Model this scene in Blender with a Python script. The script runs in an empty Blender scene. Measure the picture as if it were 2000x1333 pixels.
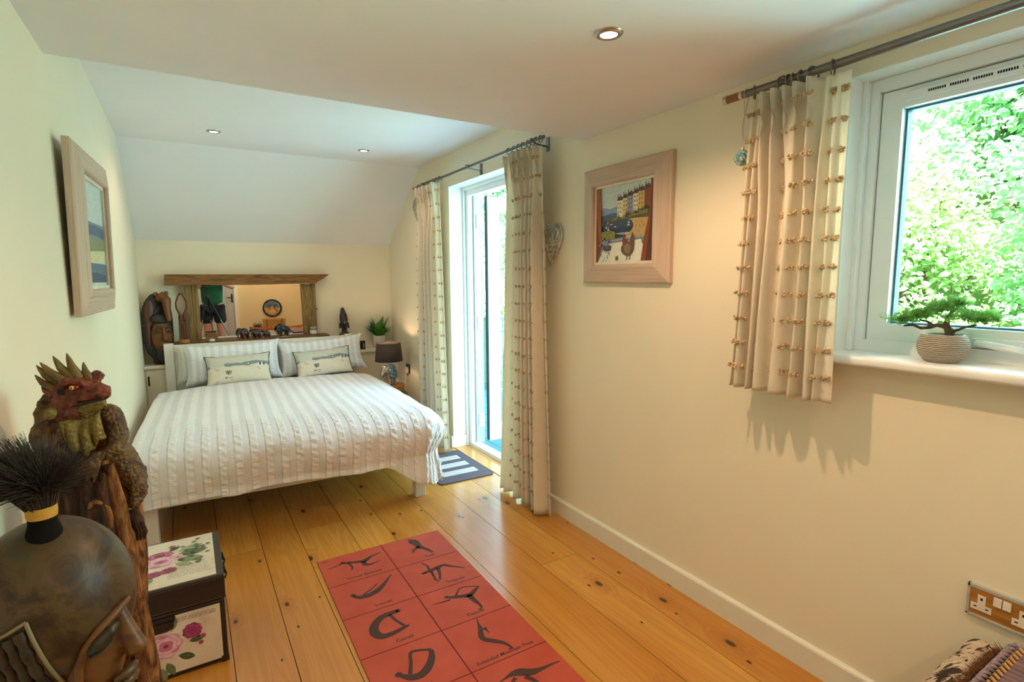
import bpy, bmesh, math, random
from mathutils import Vector, Matrix, Euler, noise

R = math.radians
PI = math.pi
SC = bpy.context.scene
COL = SC.collection
rng = random.Random(7)

# ------------------------------------------------------------------ camera
cam_data = bpy.data.cameras.new('camera')
cam_data.sensor_fit = 'HORIZONTAL'
cam_data.sensor_width = 36.0
cam_data.lens = 1039.94 / 2000 * 36
cam_data.clip_start = 0.01
cam_data.clip_end = 200
cam = bpy.data.objects.new('camera', cam_data)
COL.objects.link(cam)
_y, _p, _r = 0.547479320, -0.118438865, -0.00706263407
_f = Vector((math.sin(_y) * math.cos(_p), math.cos(_y) * math.cos(_p), math.sin(_p)))
_x = Vector((math.cos(_y), -math.sin(_y), 0))
_u = _x.cross(_f)
_x2 = math.cos(_r) * _x + math.sin(_r) * _u
_u2 = -math.sin(_r) * _x + math.cos(_r) * _u
_m = Matrix((_x2, _u2, -_f)).transposed().to_4x4()
_m.translation = (0, 0, 1.38)
cam.matrix_world = _m
SC.camera = cam

# ------------------------------------------------------------------ world, sun, view
SC.view_settings.view_transform = 'Standard'
SC.view_settings.look = 'None'
SC.view_settings.gamma = 1
SC.view_settings.use_curve_mapping = False
SC.view_settings.exposure = EXPOSURE = 0.76
w = bpy.data.worlds.new('world')
SC.world = w
w.use_nodes = True
bg = w.node_tree.nodes['Background']
bg.inputs['Color'].default_value = (0.62, 0.82, 1.0, 1)
bg.inputs['Strength'].default_value = 2.8
w.cycles.sampling_method = 'MANUAL'
w.cycles.sample_map_resolution = 64


def lamp(name, kind, loc, energy, color, rot=(0, 0, 0), **kw):
    d = bpy.data.lights.new(name, kind)
    d.energy = energy
    d.color = color
    for k, v in kw.items():
        setattr(d, k, v)
    o = bpy.data.objects.new(name, d)
    o.location = loc
    o.rotation_euler = rot
    COL.objects.link(o)
    return o


# the sun stands behind the house and lights the bank of shrubs that faces it
sun = lamp('sun', 'SUN', (-6, -4, 9), 36.0, (0.94, 0.98, 1.0), angle=R(0.6))
sun.rotation_euler = Vector((0.62, 0.30, -0.80)).to_track_quat('-Z', 'Y').to_euler()
# daylight coming in through the two openings
day_w = lamp('daylight_window', 'AREA', (2.12, 0.29, 1.58), 23, (0.40, 0.76, 1.0), (0, R(90), 0),
             shape='RECTANGLE', size=0.80, size_y=1.25)
day_d = lamp('daylight_door', 'AREA', (2.22, 3.16, 1.06), 16, (0.36, 0.68, 1.0), (0, R(90), R(-22)),
             shape='RECTANGLE', size=1.95, size_y=0.8)

# ------------------------------------------------------------------ materials


def srgb(h):
    """'#rrggbb' -> linear rgba"""
    h = h.lstrip('#')
    out = []
    for i in (0, 2, 4):
        c = int(h[i:i + 2], 16) / 255
        out.append(c / 12.92 if c <= 0.04045 else ((c + 0.055) / 1.055) ** 2.4)
    return (*out, 1.0)


class NT:
    def __init__(s, name):
        s.m = bpy.data.materials.new(name)
        s.m.use_nodes = True
        s.t = s.m.node_tree
        s.b = s.t.nodes['Principled BSDF']

    def n(s, typ, **kw):
        nd = s.t.nodes.new(typ)
        for k, v in kw.items():
            setattr(nd, k, v)
        return nd

    def l(s, a, b):
        s.t.links.new(a, b)

    def coord(s, which='Object', scale=(1, 1, 1), loc=(0, 0, 0), rot=(0, 0, 0)):
        tc = s.n('ShaderNodeTexCoord')
        mp = s.n('ShaderNodeMapping')
        mp.inputs['Scale'].default_value = scale
        mp.inputs['Location'].default_value = loc
        mp.inputs['Rotation'].default_value = rot
        s.l(tc.outputs[which], mp.inputs['Vector'])
        return mp.outputs['Vector']

    def noise(s, vec, scale=5, detail=4, rough=0.55, dist=0.0):
        nd = s.n('ShaderNodeTexNoise')
        nd.inputs['Scale'].default_value = scale
        nd.inputs['Detail'].default_value = detail
        nd.inputs['Roughness'].default_value = rough
        nd.inputs['Distortion'].default_value = dist
        s.l(vec, nd.inputs['Vector'])
        return nd.outputs['Fac']

    def ramp(s, fac, stops, interp='LINEAR'):
        nd = s.n('ShaderNodeValToRGB')
        cr = nd.color_ramp
        cr.interpolation = interp
        while len(cr.elements) < len(stops):
            cr.elements.new(0.5)
        for e, (p, c) in zip(cr.elements, stops):
            e.position = p
            e.color = srgb(c) if isinstance(c, str) else c
        s.l(fac, nd.inputs['Fac'])
        return nd.outputs['Color']

    def mix(s, fac, a, b, mode='MIX'):
        nd = s.n('ShaderNodeMix', data_type='RGBA', blend_type=mode)
        for sock, v in (('Factor', fac), ('A', a), ('B', b)):
            tgt = [i for i in nd.inputs if i.name == sock and (i.type == 'RGBA' if sock != 'Factor' else i.type == 'VALUE')][0]
            if isinstance(v, (int, float)):
                tgt.default_value = v
            elif isinstance(v, str):
                tgt.default_value = srgb(v)
            elif isinstance(v, tuple):
                tgt.default_value = v
            else:
                s.l(v, tgt)
        return [o for o in nd.outputs if o.type == 'RGBA'][0]

    def math(s, op, a, b=0.0, clamp=False):
        nd = s.n('ShaderNodeMath', operation=op, use_clamp=clamp)
        for i, v in enumerate((a, b)):
            if isinstance(v, (int, float)):
                nd.inputs[i].default_value = v
            else:
                s.l(v, nd.inputs[i])
        return nd.outputs[0]

    def sep(s, vec):
        nd = s.n('ShaderNodeSeparateXYZ')
        s.l(vec, nd.inputs[0])
        return nd.outputs

    def bump(s, h, strength=0.3, dist=0.01):
        nd = s.n('ShaderNodeBump')
        nd.inputs['Strength'].default_value = strength
        nd.inputs['Distance'].default_value = dist
        s.l(h, nd.inputs['Height'])
        s.l(nd.outputs['Normal'], s.b.inputs['Normal'])

    def color(s, c):
        if isinstance(c, str):
            s.b.inputs['Base Color'].default_value = srgb(c)
        else:
            s.l(c, s.b.inputs['Base Color'])

    def set(s, **kw):
        for k, v in kw.items():
            s.b.inputs[k.replace('_', ' ')].default_value = v
        return s


_cache = {}


def plain(name, col, rough=0.6, metal=0.0, vary=0.08, scale=14, bump=0.0, bscale=60, spec=0.5, coat=0.0, sss=0.0, trans=0.0):
    """one colour with a slight mottling of its own"""
    if name in _cache:
        return _cache[name]
    t = NT(name)
    v = t.coord()
    f = t.noise(v, scale, 3)
    c = srgb(col)
    lo = tuple(x * (1 - vary) for x in c[:3]) + (1,)
    hi = tuple(min(1, x * (1 + vary)) for x in c[:3]) + (1,)
    t.color(t.ramp(f, [(0.3, lo), (0.7, hi)]))
    t.set(Roughness=rough, Metallic=metal)
    t.b.inputs['Specular IOR Level'].default_value = spec
    t.b.inputs['Coat Weight'].default_value = coat
    if bump:
        t.bump(t.noise(v, bscale, 3), bump, 0.004)
    if trans:
        t.b.inputs['Transmission Weight'].default_value = trans
    _cache[name] = t.m
    return t.m


def wood(name, stops, axis='Y', stretch=14, scale=3.0, rough=0.6, bump=0.2, dist=1.2):
    """grain that runs along one axis"""
    if name in _cache:
        return _cache[name]
    t = NT(name)
    sc = {'X': (1, stretch, stretch), 'Y': (stretch, 1, stretch), 'Z': (stretch, stretch, 1)}[axis]
    v = t.coord(scale=sc)
    f = t.noise(v, scale, 6, 0.6, dist)
    t.color(t.ramp(f, stops))
    t.set(Roughness=rough)
    t.bump(f, bump, 0.004)
    _cache[name] = t.m
    return t.m


# ------------------------------------------------------------------ mesh building


class MB:
    """collects shapes and links them as ONE mesh object"""

    def __init__(s):
        s.v, s.f, s.mi, s.sm = [], [], [], []
        s.cur = 0
        s.smooth = False
        s.mats = []
        s.M = Matrix.Identity(4)

    def use(s, mat, smooth=None):
        if mat not in s.mats:
            s.mats.append(mat)
        s.cur = s.mats.index(mat)
        if smooth is not None:
            s.smooth = smooth
        return s

    def add(s, verts, faces, smooth=None):
        o = len(s.v)
        s.v += [tuple(s.M @ Vector(p)) for p in verts]
        for f in faces:
            s.f.append([o + i for i in f])
            s.mi.append(s.cur)
            s.sm.append(s.smooth if smooth is None else smooth)
        return s

    def box(s, lo, hi, rot=None, about=None):
        x0, y0, z0 = lo
        x1, y1, z1 = hi
        p = [Vector(q) for q in ((x0, y0, z0), (x1, y0, z0), (x1, y1, z0), (x0, y1, z0), (x0, y0, z1), (x1, y0, z1), (x1, y1, z1), (x0, y1, z1))]
        if rot is not None:
            c = Vector(about) if about is not None else (p[0] + p[6]) / 2
            E = Euler(rot).to_matrix()
            p = [c + E @ (q - c) for q in p]
        return s.add(p, [(3, 2, 1, 0), (4, 5, 6, 7), (0, 1, 5, 4), (1, 2, 6, 5), (2, 3, 7, 6), (3, 0, 4, 7)], False)

    def prism(s, pts, d, smooth=False):
        """closed outline of 3-D points pushed along d"""
        d = Vector(d)
        a = [Vector(p) for p in pts]
        n = len(a)
        s.add(a + [p + d for p in a], [tuple(range(n))[::-1], tuple(range(n, 2 * n))] , smooth)
        return s.add(a + [p + d for p in a], [(i, (i + 1) % n, n + (i + 1) % n, n + i) for i in range(n)], smooth)

    def poly(s, pts):
        return s.add(pts, [tuple(range(len(pts)))], False)

    def grid(s, fn, nu, nv, closed_u=False, closed_v=False, smooth=True):
        P = [fn(i / nu, j / nv) for i in range(nu + (0 if closed_u else 1)) for j in range(nv + (0 if closed_v else 1))]
        mu = nu if closed_u else nu + 1
        mv = nv if closed_v else nv + 1
        F = []
        for i in range(nu):
            for j in range(nv):
                a, b = i, (i + 1) % mu
                c, d = j, (j + 1) % mv
                F.append((a * mv + c, b * mv + c, b * mv + d, a * mv + d))
        return s.add(P, F, smooth)

    def lathe(s, prof, c=(0, 0, 0), n=28, cap=True, sx=1, sy=1, smooth=True):
        """prof: (radius, height) pairs bottom to top round the z axis"""
        V, F = [], []
        k = len(prof)
        for i in range(n):
            a = 2 * PI * i / n
            for r, z in prof:
                V.append((c[0] + r * math.cos(a) * sx, c[1] + r * math.sin(a) * sy, c[2] + z))
        for i in range(n):
            j = (i + 1) % n
            for q in range(k - 1):
                F.append((i * k + q, j * k + q, j * k + q + 1, i * k + q + 1))
        s.add(V, F, smooth)
        if cap:
            if prof[0][0] > 1e-5:
                s.add([V[i * k] for i in range(n)], [tuple(range(n))[::-1]], False)
            if prof[-1][0] > 1e-5:
                s.add([V[i * k + k - 1] for i in range(n)], [tuple(range(n))], False)
        return s

    def tube(s, path, r, n=8, cap=True, closed=False, smooth=True, flat=1.0):
        """round bar along points; r is one radius or one per point"""
        P = [Vector(p) for p in path]
        m = len(P)
        rr = [r] * m if isinstance(r, (int, float)) else list(r)
        V = []
        ref = None
        for i in range(m):
            if closed:
                t = P[(i + 1) % m] - P[i - 1]
            else:
                t = P[min(i + 1, m - 1)] - P[max(i - 1, 0)]
            t.normalize()
            if ref is None:
                ref = t.orthogonal().normalized()
            else:
                ref = ref - t * ref.dot(t)
                if ref.length < 1e-6:
                    ref = t.orthogonal()
                ref.normalize()
            b = t.cross(ref)
            for k in range(n):
                a = 2 * PI * k / n
                V.append(P[i] + ref * math.cos(a) * rr[i] + b * math.sin(a) * rr[i] * flat)
        F = []
        for i in range(m if closed else m - 1):
            j = (i + 1) % m
            for k in range(n):
                q = (k + 1) % n
                F.append((i * n + k, i * n + q, j * n + q, j * n + k))
        s.add(V, F, smooth)
        if cap and not closed:
            s.add(V[:n], [tuple(range(n))[::-1]], False)
            s.add(V[-n:], [tuple(range(n))], False)
        return s

    def cyl(s, a, b, r, n=16, r2=None):
        return s.tube([a, b], [r, r if r2 is None else r2], n)

    def ball(s, c, r, nu=14, nv=9, rot=None):
        r = (r, r, r) if isinstance(r, (int, float)) else r
        E = Euler(rot).to_matrix() if rot else Matrix.Identity(3)
        c = Vector(c)

        def fn(u, v):
            a, b = 2 * PI * u, PI * (v - 0.5)
            return c + E @ Vector((r[0] * math.cos(b) * math.cos(a), r[1] * math.cos(b) * math.sin(a), r[2] * math.sin(b)))
        return s.grid(fn, nu, nv, closed_u=True)

    def mesh(s, me, M=None):
        M = M or Matrix.Identity(4)
        return s.add([M @ v.co for v in me.vertices], [tuple(p.vertices) for p in me.polygons], s.smooth)

    def build(s, name, mat=None, parent=None, bevel=0.0, seg=2, loc=None, rot=None, weld=False):
        me = bpy.data.meshes.new(name)
        me.from_pydata(s.v, [], s.f)
        mats = s.mats if s.mats else [mat]
        for m in mats:
            me.materials.append(m)
        me.polygons.foreach_set('material_index', s.mi)
        me.polygons.foreach_set('use_smooth', s.sm)
        if weld:
            bm = bmesh.new()
            bm.from_mesh(me)
            bmesh.ops.remove_doubles(bm, verts=bm.verts, dist=1e-5)
            bm.to_mesh(me)
            bm.free()
        me.update()
        o = bpy.data.objects.new(name, me)
        COL.objects.link(o)
        if bevel:
            mod = o.modifiers.new('edge', 'BEVEL')
            mod.width = bevel
            mod.segments = seg
            mod.limit_method = 'ANGLE'
            mod.angle_limit = R(40)
        if parent is not None:
            o.parent = parent
        if loc is not None:
            o.location = loc
        if rot is not None:
            o.rotation_euler = rot
        return o


def tag(o, label=None, cat=None, group=None, kind=None):
    if label:
        o['label'] = label
    if cat:
        o['category'] = cat
    if group:
        o['group'] = group
    if kind:
        o['kind'] = kind
    return o


def thing(name, label, cat, loc=(0, 0, 0), rotz=0.0, group=None):
    o = bpy.data.objects.new(name, None)
    o.empty_display_size = 0.05
    COL.objects.link(o)
    o.location = loc
    o.rotation_euler = (0, 0, rotz)
    return tag(o, label, cat, group)


def struct(o):
    o['kind'] = 'structure'
    return o


def dup(root, loc=None, rotz=None, label=None, name=None):
    """a copy of a thing with copies of its parts and sub-parts"""
    r = root.copy()
    COL.objects.link(r)
    if loc is not None:
        r.location = loc
    if rotz is not None:
        r.rotation_euler = (0, 0, rotz)
    if label:
        r['label'] = label
    for ch in list(root.children):
        c = ch.copy()
        COL.objects.link(c)
        c.parent = r
        for g in list(ch.children):
            d = g.copy()
            COL.objects.link(d)
            d.parent = c
    return r


def sculpt(mb, voxel, smooth=3, noise_amt=0.0, noise_size=0.02, factor=0.5):
    """fuses the overlapping solids collected in mb into one skin; returns the mesh"""
    tmp = mb.build('tmp', plain('clay', '#888888'))
    md = tmp.modifiers.new('r', 'REMESH')
    md.mode = 'VOXEL'
    md.voxel_size = voxel
    md.use_smooth_shade = True
    if smooth:
        sm = tmp.modifiers.new('s', 'SMOOTH')
        sm.iterations = smooth
        sm.factor = factor
    dg = bpy.context.evaluated_depsgraph_get()
    dg.update()
    me = bpy.data.meshes.new_from_object(tmp.evaluated_get(dg))
    bpy.data.objects.remove(tmp)
    if noise_amt:
        me.update()
        nr = [v.normal.copy() for v in me.vertices]
        for v, n in zip(me.vertices, nr):
            v.co += n * noise_amt * noise.fractal(v.co / noise_size, 1.0, 2.0, 3)
    me.polygons.foreach_set('use_smooth', [True] * len(me.polygons))
    me.materials.clear()
    return me


def skin_obj(name, me, mat, parent=None, loc=None):
    me.name = name
    me.materials.clear()
    me.materials.append(mat)
    o = bpy.data.objects.new(name, me)
    COL.objects.link(o)
    if parent is not None:
        o.parent = parent
    if loc is not None:
        o.location = loc
    return o


def text_mesh(body, size):
    c = bpy.data.curves.new('t', 'FONT')
    c.body = body
    c.size = size
    c.align_x = 'CENTER'
    c.resolution_u = 3
    c.offset = 0.0005
    o = bpy.data.objects.new('t', c)
    COL.objects.link(o)
    dg = bpy.context.evaluated_depsgraph_get()
    dg.update()
    me = bpy.data.meshes.new_from_object(o.evaluated_get(dg))
    bpy.data.objects.remove(o)
    return me


def lerp(a, b, t):
    return a + (b - a) * t


def sstep(a, b, x):
    t = max(0.0, min(1.0, (x - a) / (b - a)))
    return t * t * (3 - 2 * t)
# ------------------------------------------------------------------ the room
XL, XR, YB, YF = -0.325, 1.79, 5.317, -1.40
ZL, ZH, ZS = 2.074, 2.329, 1.708        # low ceiling, rear ceiling, foot of the slope
YBULK, YSLOPE = 2.22, 4.48
WIN = (-0.36, 0.925, 1.134, 1.987)      # window opening y0 y1 z0 z1
DOOR = (2.78, 3.87, 2.085)


def wall_paint(name, col):
    t = NT(name)
    v = t.coord()
    f = t.noise(v, 2.5, 3)
    c = srgb(col)
    t.color(t.ramp(f, [(0.3, tuple(x * 0.97 for x in c[:3]) + (1,)), (0.7, c)]))
    t.set(Roughness=0.75)
    t.b.inputs['Specular IOR Level'].default_value = 0.3
    t.bump(t.noise(v, 90, 3), 0.06, 0.002)
    return t.m


M_wall = wall_paint('cream_wall_paint', '#f1e6cc')
M_ceil = wall_paint('white_ceiling_paint', '#f2f0ee')
M_trimw = plain('cream_gloss_paint', '#ece5d2', 0.4, vary=0.02)
M_upvc = plain('white_plastic_frame', '#f3f6f8', 0.3, vary=0.01)
M_white = plain('white_painted_wood', '#f0eee8', 0.45, vary=0.02)
M_dark = plain('black_gap', '#15171a', 0.8)


def floor_mat():
    t = NT('varnished_pine')
    at = t.n('ShaderNodeAttribute', attribute_name='plank')
    tc = t.n('ShaderNodeTexCoord')
    off = t.n('ShaderNodeVectorMath', operation='MULTIPLY')
    t.l(at.outputs['Vector'], off.inputs[0])
    off.inputs[1].default_value = (7.3, 23.1, 3.0)
    ad = t.n('ShaderNodeVectorMath', operation='ADD')
    t.l(tc.outputs['Object'], ad.inputs[0])
    t.l(off.outputs[0], ad.inputs[1])

    def mp(sc):
        m = t.n('ShaderNodeMapping')
        m.inputs['Scale'].default_value = sc
        t.l(ad.outputs[0], m.inputs['Vector'])
        return m.outputs[0]
    # knots: sparse cells, drawn out along the board
    def knots(sc, keep, lo, hi):
        vo = t.n('ShaderNodeTexVoronoi')
        vo.voronoi_dimensions = '2D'
        vo.inputs['Scale'].default_value = 1.0
        t.l(mp(sc), vo.inputs['Vector'])
        cellr = t.sep(vo.outputs['Color'])[0]
        on = t.math('GREATER_THAN', cellr, keep)
        rad = t.math('MULTIPLY_ADD', t.sep(vo.outputs['Color'])[1], 0.55)
        t.t.nodes[-1].inputs[2].default_value = 0.55
        d = t.math('DIVIDE', vo.outputs['Distance'], rad)
        ring = t.n('ShaderNodeMapRange')
        ring.inputs['From Min'].default_value = lo
        ring.inputs['From Max'].default_value = hi
        ring.inputs['To Min'].default_value = 1
        ring.inputs['To Max'].default_value = 0
        t.l(d, ring.inputs['Value'])
        return t.math('MULTIPLY', ring.outputs[0], on)
    k1 = knots((5.0, 2.6, 1), 0.72, 0.045, 0.085)
    k2 = knots((8.0, 4.5, 1), 0.80, 0.035, 0.07)
    halo = knots((5.0, 2.6, 1), 0.72, 0.05, 0.35)
    kn = t.math('MAXIMUM', k1, k2)
    # growth rings: bands across the board that bend round the knots
    g1 = t.noise(mp((11, 0.55, 1)), 1.0, 3, 0.5, 0.6)
    bend = t.math('ADD', g1, t.math('MULTIPLY', halo, 0.20))
    rings = t.math('FRACT', t.math('MULTIPLY', bend, 11))
    band = t.math('ABSOLUTE', t.math('SUBTRACT', t.math('MULTIPLY', rings, 2), 1))
    fine = t.noise(mp((90, 3.0, 1)), 1.0, 4, 0.6)
    tone = t.noise(mp((5, 0.5, 1)), 1.0, 2)
    base = t.ramp(tone, [(0.3, '#d18f38'), (0.7, '#e2a950')])
    base = t.mix(t.math('MULTIPLY', band, 0.38), base, '#a9651f')
    base = t.mix(t.math('MULTIPLY', fine, 0.22), base, '#b57a30')
    # each board has its own warmth
    pr = t.n('ShaderNodeAttribute', attribute_name='warm')
    base = t.mix(pr.outputs['Fac'], base, t.mix(0.6, base, '#b56a1c'))
    base = t.mix(t.math('MULTIPLY', halo, 0.45), base, '#a8622a')
    base = t.mix(t.math('MULTIPLY', kn, 0.93), base, '#3c1a0c')
    t.color(base)
    t.set(Roughness=0.27)
    rr = t.math('MULTIPLY_ADD', fine, 0.12)
    t.t.nodes[-1].inputs[2].default_value = 0.16
    t.l(rr, t.b.inputs['Roughness'])
    t.b.inputs['Coat Weight'].default_value = 0.3
    t.b.inputs['Coat Roughness'].default_value = 0.15
    t.bump(t.math('ADD', fine, t.math('MULTIPLY', band, 0.4)), 0.08, 0.002)
    return t.m


def make_floor():
    xs = [XL - 0.1, -0.15, 0.06, 0.25, 0.435, 0.68, 0.87, 1.13, 1.375, 1.59, XR + 0.0]
    mf = floor_mat()
    md = plain('floor_gap', '#2a1509', 0.9)
    mb = MB()
    pl, wm = [], []
    r = random.Random(3)
    joints = {2: [2.9], 4: [3.0, 0.4], 6: [1.2], 8: [2.0], 9: [2.5], 10: [2.03]}
    for i in range(len(xs) - 1):
        cuts = [YF - 0.1] + sorted(joints.get(i, [])) + [YB + 0.1]
        for a, b in zip(cuts, cuts[1:]):
            g = 0.0014
            mb.use(mf).box((xs[i] + g, a + 0.001, -0.03), (xs[i + 1] - g, b - 0.001, 0.0))
            pl += [(r.random(), r.random(), r.random())] * 8
            wm += [r.choice((0.0, 0.1, 0.25, 0.7, 0.5))] * 8
    # threshold boards in the doorway, laid across it
    mb.box((XR + 0.001, DOOR[0], -0.03), (XR + 0.10, DOOR[1], 0.004))
    pl += [(0.31, 0.7, 0.2)] * 8
    wm += [0.0] * 8
    mb.box((XR + 0.102, DOOR[0], -0.03), (1.96, DOOR[1], 0.004))
    pl += [(0.81, 0.4, 0.2)] * 8
    wm += [0.0] * 8
    mb.use(md).box((XL - 0.1, YF - 0.1, -0.06), (XR + 0.2, YB + 0.1, -0.004))
    pl += [(0, 0, 0)] * 8
    wm += [0] * 8
    o = mb.build('floor')
    me = o.data
    a = me.attributes.new('plank', 'FLOAT_VECTOR', 'POINT')
    a.data.foreach_set('vector', [c for p in pl for c in p])
    a = me.attributes.new('warm', 'FLOAT', 'POINT')
    a.data.foreach_set('value', wm)
    struct(o)


make_floor()

# ---- walls
T = 0.26
mb = MB()
mb.box((XL - 0.2, YF - 0.2, -0.06), (XL, YB + 0.2, 2.6))
struct(mb.build('wall_left', M_wall))
mb = MB()
mb.box((XL, YB, -0.06), (XR + T, YB + 0.2, 2.6))
struct(mb.build('wall_back', M_wall))
mb = MB()
for y0, y1, z0, z1 in ((YF - 0.2, WIN[0], -0.06, 2.6), (WIN[0], WIN[1], -0.06, WIN[2] - 0.02), (WIN[0], WIN[1], WIN[3], 2.6),
                       (WIN[1], DOOR[0], -0.06, 2.6), (DOOR[0], DOOR[1], DOOR[2], 2.6), (DOOR[1], YB, -0.06, 2.6)):
    mb.box((XR, y0, z0), (XR + T, y1, z1))
struct(mb.build('wall_right', M_wall))

# ---- ceiling: low front part, higher rear part, slope down to the back wall
mb = MB()
mb.box((XL, YF, ZL), (XR, YBULK, 2.6))
mb.box((XL, YBULK, ZH), (XR, YSLOPE, 2.6))
mb.prism([(XL, YSLOPE, ZH), (XL, YSLOPE, 2.6), (XL, YB, 2.6), (XL, YB, ZS)], (XR - XL, 0, 0))
struct(mb.build('ceiling', M_ceil))

# ---- skirting
mb = MB()


def skirt(mb, p, q, nrm):
    """board with a rounded top edge from p to q, standing out along nrm"""
    p, q, nrm = Vector(p), Vector(q), Vector(nrm)
    prof = [(0, 0), (0.018, 0), (0.018, 0.084), (0.0155, 0.090), (0.010, 0.094), (0, 0.095)]
    pts = [p + nrm * a + Vector((0, 0, b)) for a, b in prof]
    mb.prism(pts, q - p)


skirt(mb, (XR, YF, 0), (XR, DOOR[0] - 0.0, 0), (-1, 0, 0))
skirt(mb, (XR, DOOR[1], 0), (XR, 5.12, 0), (-1, 0, 0))
mb.box((XR - 0.018, DOOR[1] - 0.015, 0.004), (1.95, DOOR[1], 0.095))
struct(mb.build('baseboard_right', M_trimw))
mb = MB()
skirt(mb, (XL, YF, 0), (XL, 5.12, 0), (1, 0, 0))
struct(mb.build('baseboard_left', M_trimw))

# ---- boxed-in ledge across the back wall
mb = MB()
mb.use(M_wall).box((XL, 5.145, 0), (XR, YB, 0.665))
mb.use(M_trimw)
mb.prism([(XL, 5.12, 0.672), (XL, 5.125, 0.666), (XL, YB, 0.666), (XL, YB, 0.692), (XL, 5.125, 0.692), (XL, 5.12, 0.686)], (XR - XL, 0, 0))
led = struct(mb.build('trim_1'))
mb = MB()
mb.use(M_wall).box((-0.318, 5.137, 0.10), (-0.02, 5.147, 0.655))
dr = mb.build('cupboard_door', None, led, bevel=0.003)
mb = MB()
mb.tube([(-0.30, 5.137, 0.535), (-0.30, 5.118, 0.54), (-0.30, 5.118, 0.60), (-0.30, 5.137, 0.605)], 0.006, 8)
mb.build('handle', M_dark, dr)

# ---- window: frame, opening sash, glass, trickle vent, handle, sill
M_glass = NT('window_glass')
_t = M_glass
gl = _t.n('ShaderNodeBsdfGlass')
tr = _t.n('ShaderNodeBsdfTransparent')
gs = _t.n('ShaderNodeBsdfGlossy')
gs.inputs['Roughness'].default_value = 0.02
fr = _t.n('ShaderNodeFresnel')
fr.inputs['IOR'].default_value = 1.35
mx = _t.n('ShaderNodeMixShader')
tr.inputs['Color'].default_value = (0.95, 0.98, 0.97, 1)
_t.l(fr.outputs[0], mx.inputs[0])
_t.l(tr.outputs[0], mx.inputs[1])
_t.l(gs.outputs[0], mx.inputs[2])
_t.t.nodes.remove(gl)
_t.l(mx.outputs[0], _t.t.nodes['Material Output'].inputs['Surface'])
M_glass = _t.m
M_seal = plain('dark_glazing_seal', '#20323a', 0.6)
M_spacer = plain('blue_grey_spacer', '#3c6f86', 0.5)


def ring(mb, y0, y1, z0, z1, w, x0, x1):
    """four mitred bars round an opening in the y-z plane"""
    o = [(y0, z0), (y1, z0), (y1, z1), (y0, z1)]
    i = [(y0 + w, z0 + w), (y1 - w, z0 + w), (y1 - w, z1 - w), (y0 + w, z1 - w)]
    for k in range(4):
        q = (k + 1) % 4
        mb.prism([(x0, *o[k]), (x0, *o[q]), (x0, *i[q]), (x0, *i[k])], (x1 - x0, 0, 0))


wy0, wy1, wz0, wz1 = WIN
mb = MB()
ring(mb, wy0 + 0.005, wy1 - 0.005, wz0, wz1 - 0.005, 0.038, 1.885, 1.96)
# cover strip in the corner of the reveal
mb.box((1.862, wy1 - 0.018, wz0), (1.885, wy1 - 0.001, wz1 - 0.002))
mb.box((1.862, wy0 + 0.001, wz0), (1.885, wy0 + 0.018, wz1 - 0.002))
win = struct(mb.build('window_1', M_upvc, bevel=0.003))
mb = MB()
ring(mb, wy0 + 0.046, wy1 - 0.046, wz0 + 0.036, wz1 - 0.046, 0.056, 1.90, 1.965)
sash = mb.build('window_sash', M_upvc, win, bevel=0.004)
mb = MB()
ring(mb, wy0 + 0.041, wy1 - 0.041, wz0 + 0.037, wz1 - 0.041, 0.012, 1.912, 1.955)
mb.build('gasket', M_dark, sash)
mb = MB()
ring(mb, wy0 + 0.100, wy1 - 0.100, wz0 + 0.090, wz1 - 0.100, 0.008, 1.925, 1.955)
mb.build('glazing_spacer', M_spacer, sash)
mb = MB()
mb.box((1.938, wy0 + 0.10, wz0 + 0.088), (1.942, wy1 - 0.10, wz1 - 0.10))
mb.build('window_pane', M_glass, win)
mb = MB()
mb.use(M_upvc)
zc = wz1 - 0.074
mb.box((1.888, 0.06, zc - 0.014), (1.902, 0.815, zc + 0.014))
mb.use(M_dark)
for k in range(13):
    a = 0.755 - k * 0.052
    for q in range(8):
        mb.box((1.8865, a - q * 0.0055 - 0.0042, zc - 0.002), (1.890, a - q * 0.0055, zc + 0.006))
mb.build('trickle_vent', None, win, bevel=0.002)
mb = MB()
mb.box((1.884, 0.47, wz0 + 0.042), (1.902, 0.60, wz0 + 0.068))
mb.tube([(1.878, 0.585, wz0 + 0.055), (1.868, 0.56, wz0 + 0.054), (1.862, 0.50, wz0 + 0.046), (1.862, 0.46, wz0 + 0.042)], [0.009, 0.010, 0.010, 0.008], 10)
mb.build('window_handle', M_upvc, win, bevel=0.003)
mb = MB()
mb.box((1.725, wy0 - 0.03, wz0 - 0.030), (1.90, wy1 + 0.022, wz0))
sl = mb.build('window_sill', M_white, win, bevel=0.012, seg=4)

# white painted linings of the two openings
mb = MB()
mb.box((XR + 0.002, wy1 - 0.004, wz0), (1.885, wy1, wz1))
mb.box((XR + 0.002, wy0, wz0), (1.885, wy0 + 0.004, wz1))
mb.box((XR + 0.002, wy0 + 0.004, wz1 - 0.004), (1.885, wy1 - 0.004, wz1))
mb.build('reveal_lining', M_white, win)

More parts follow.
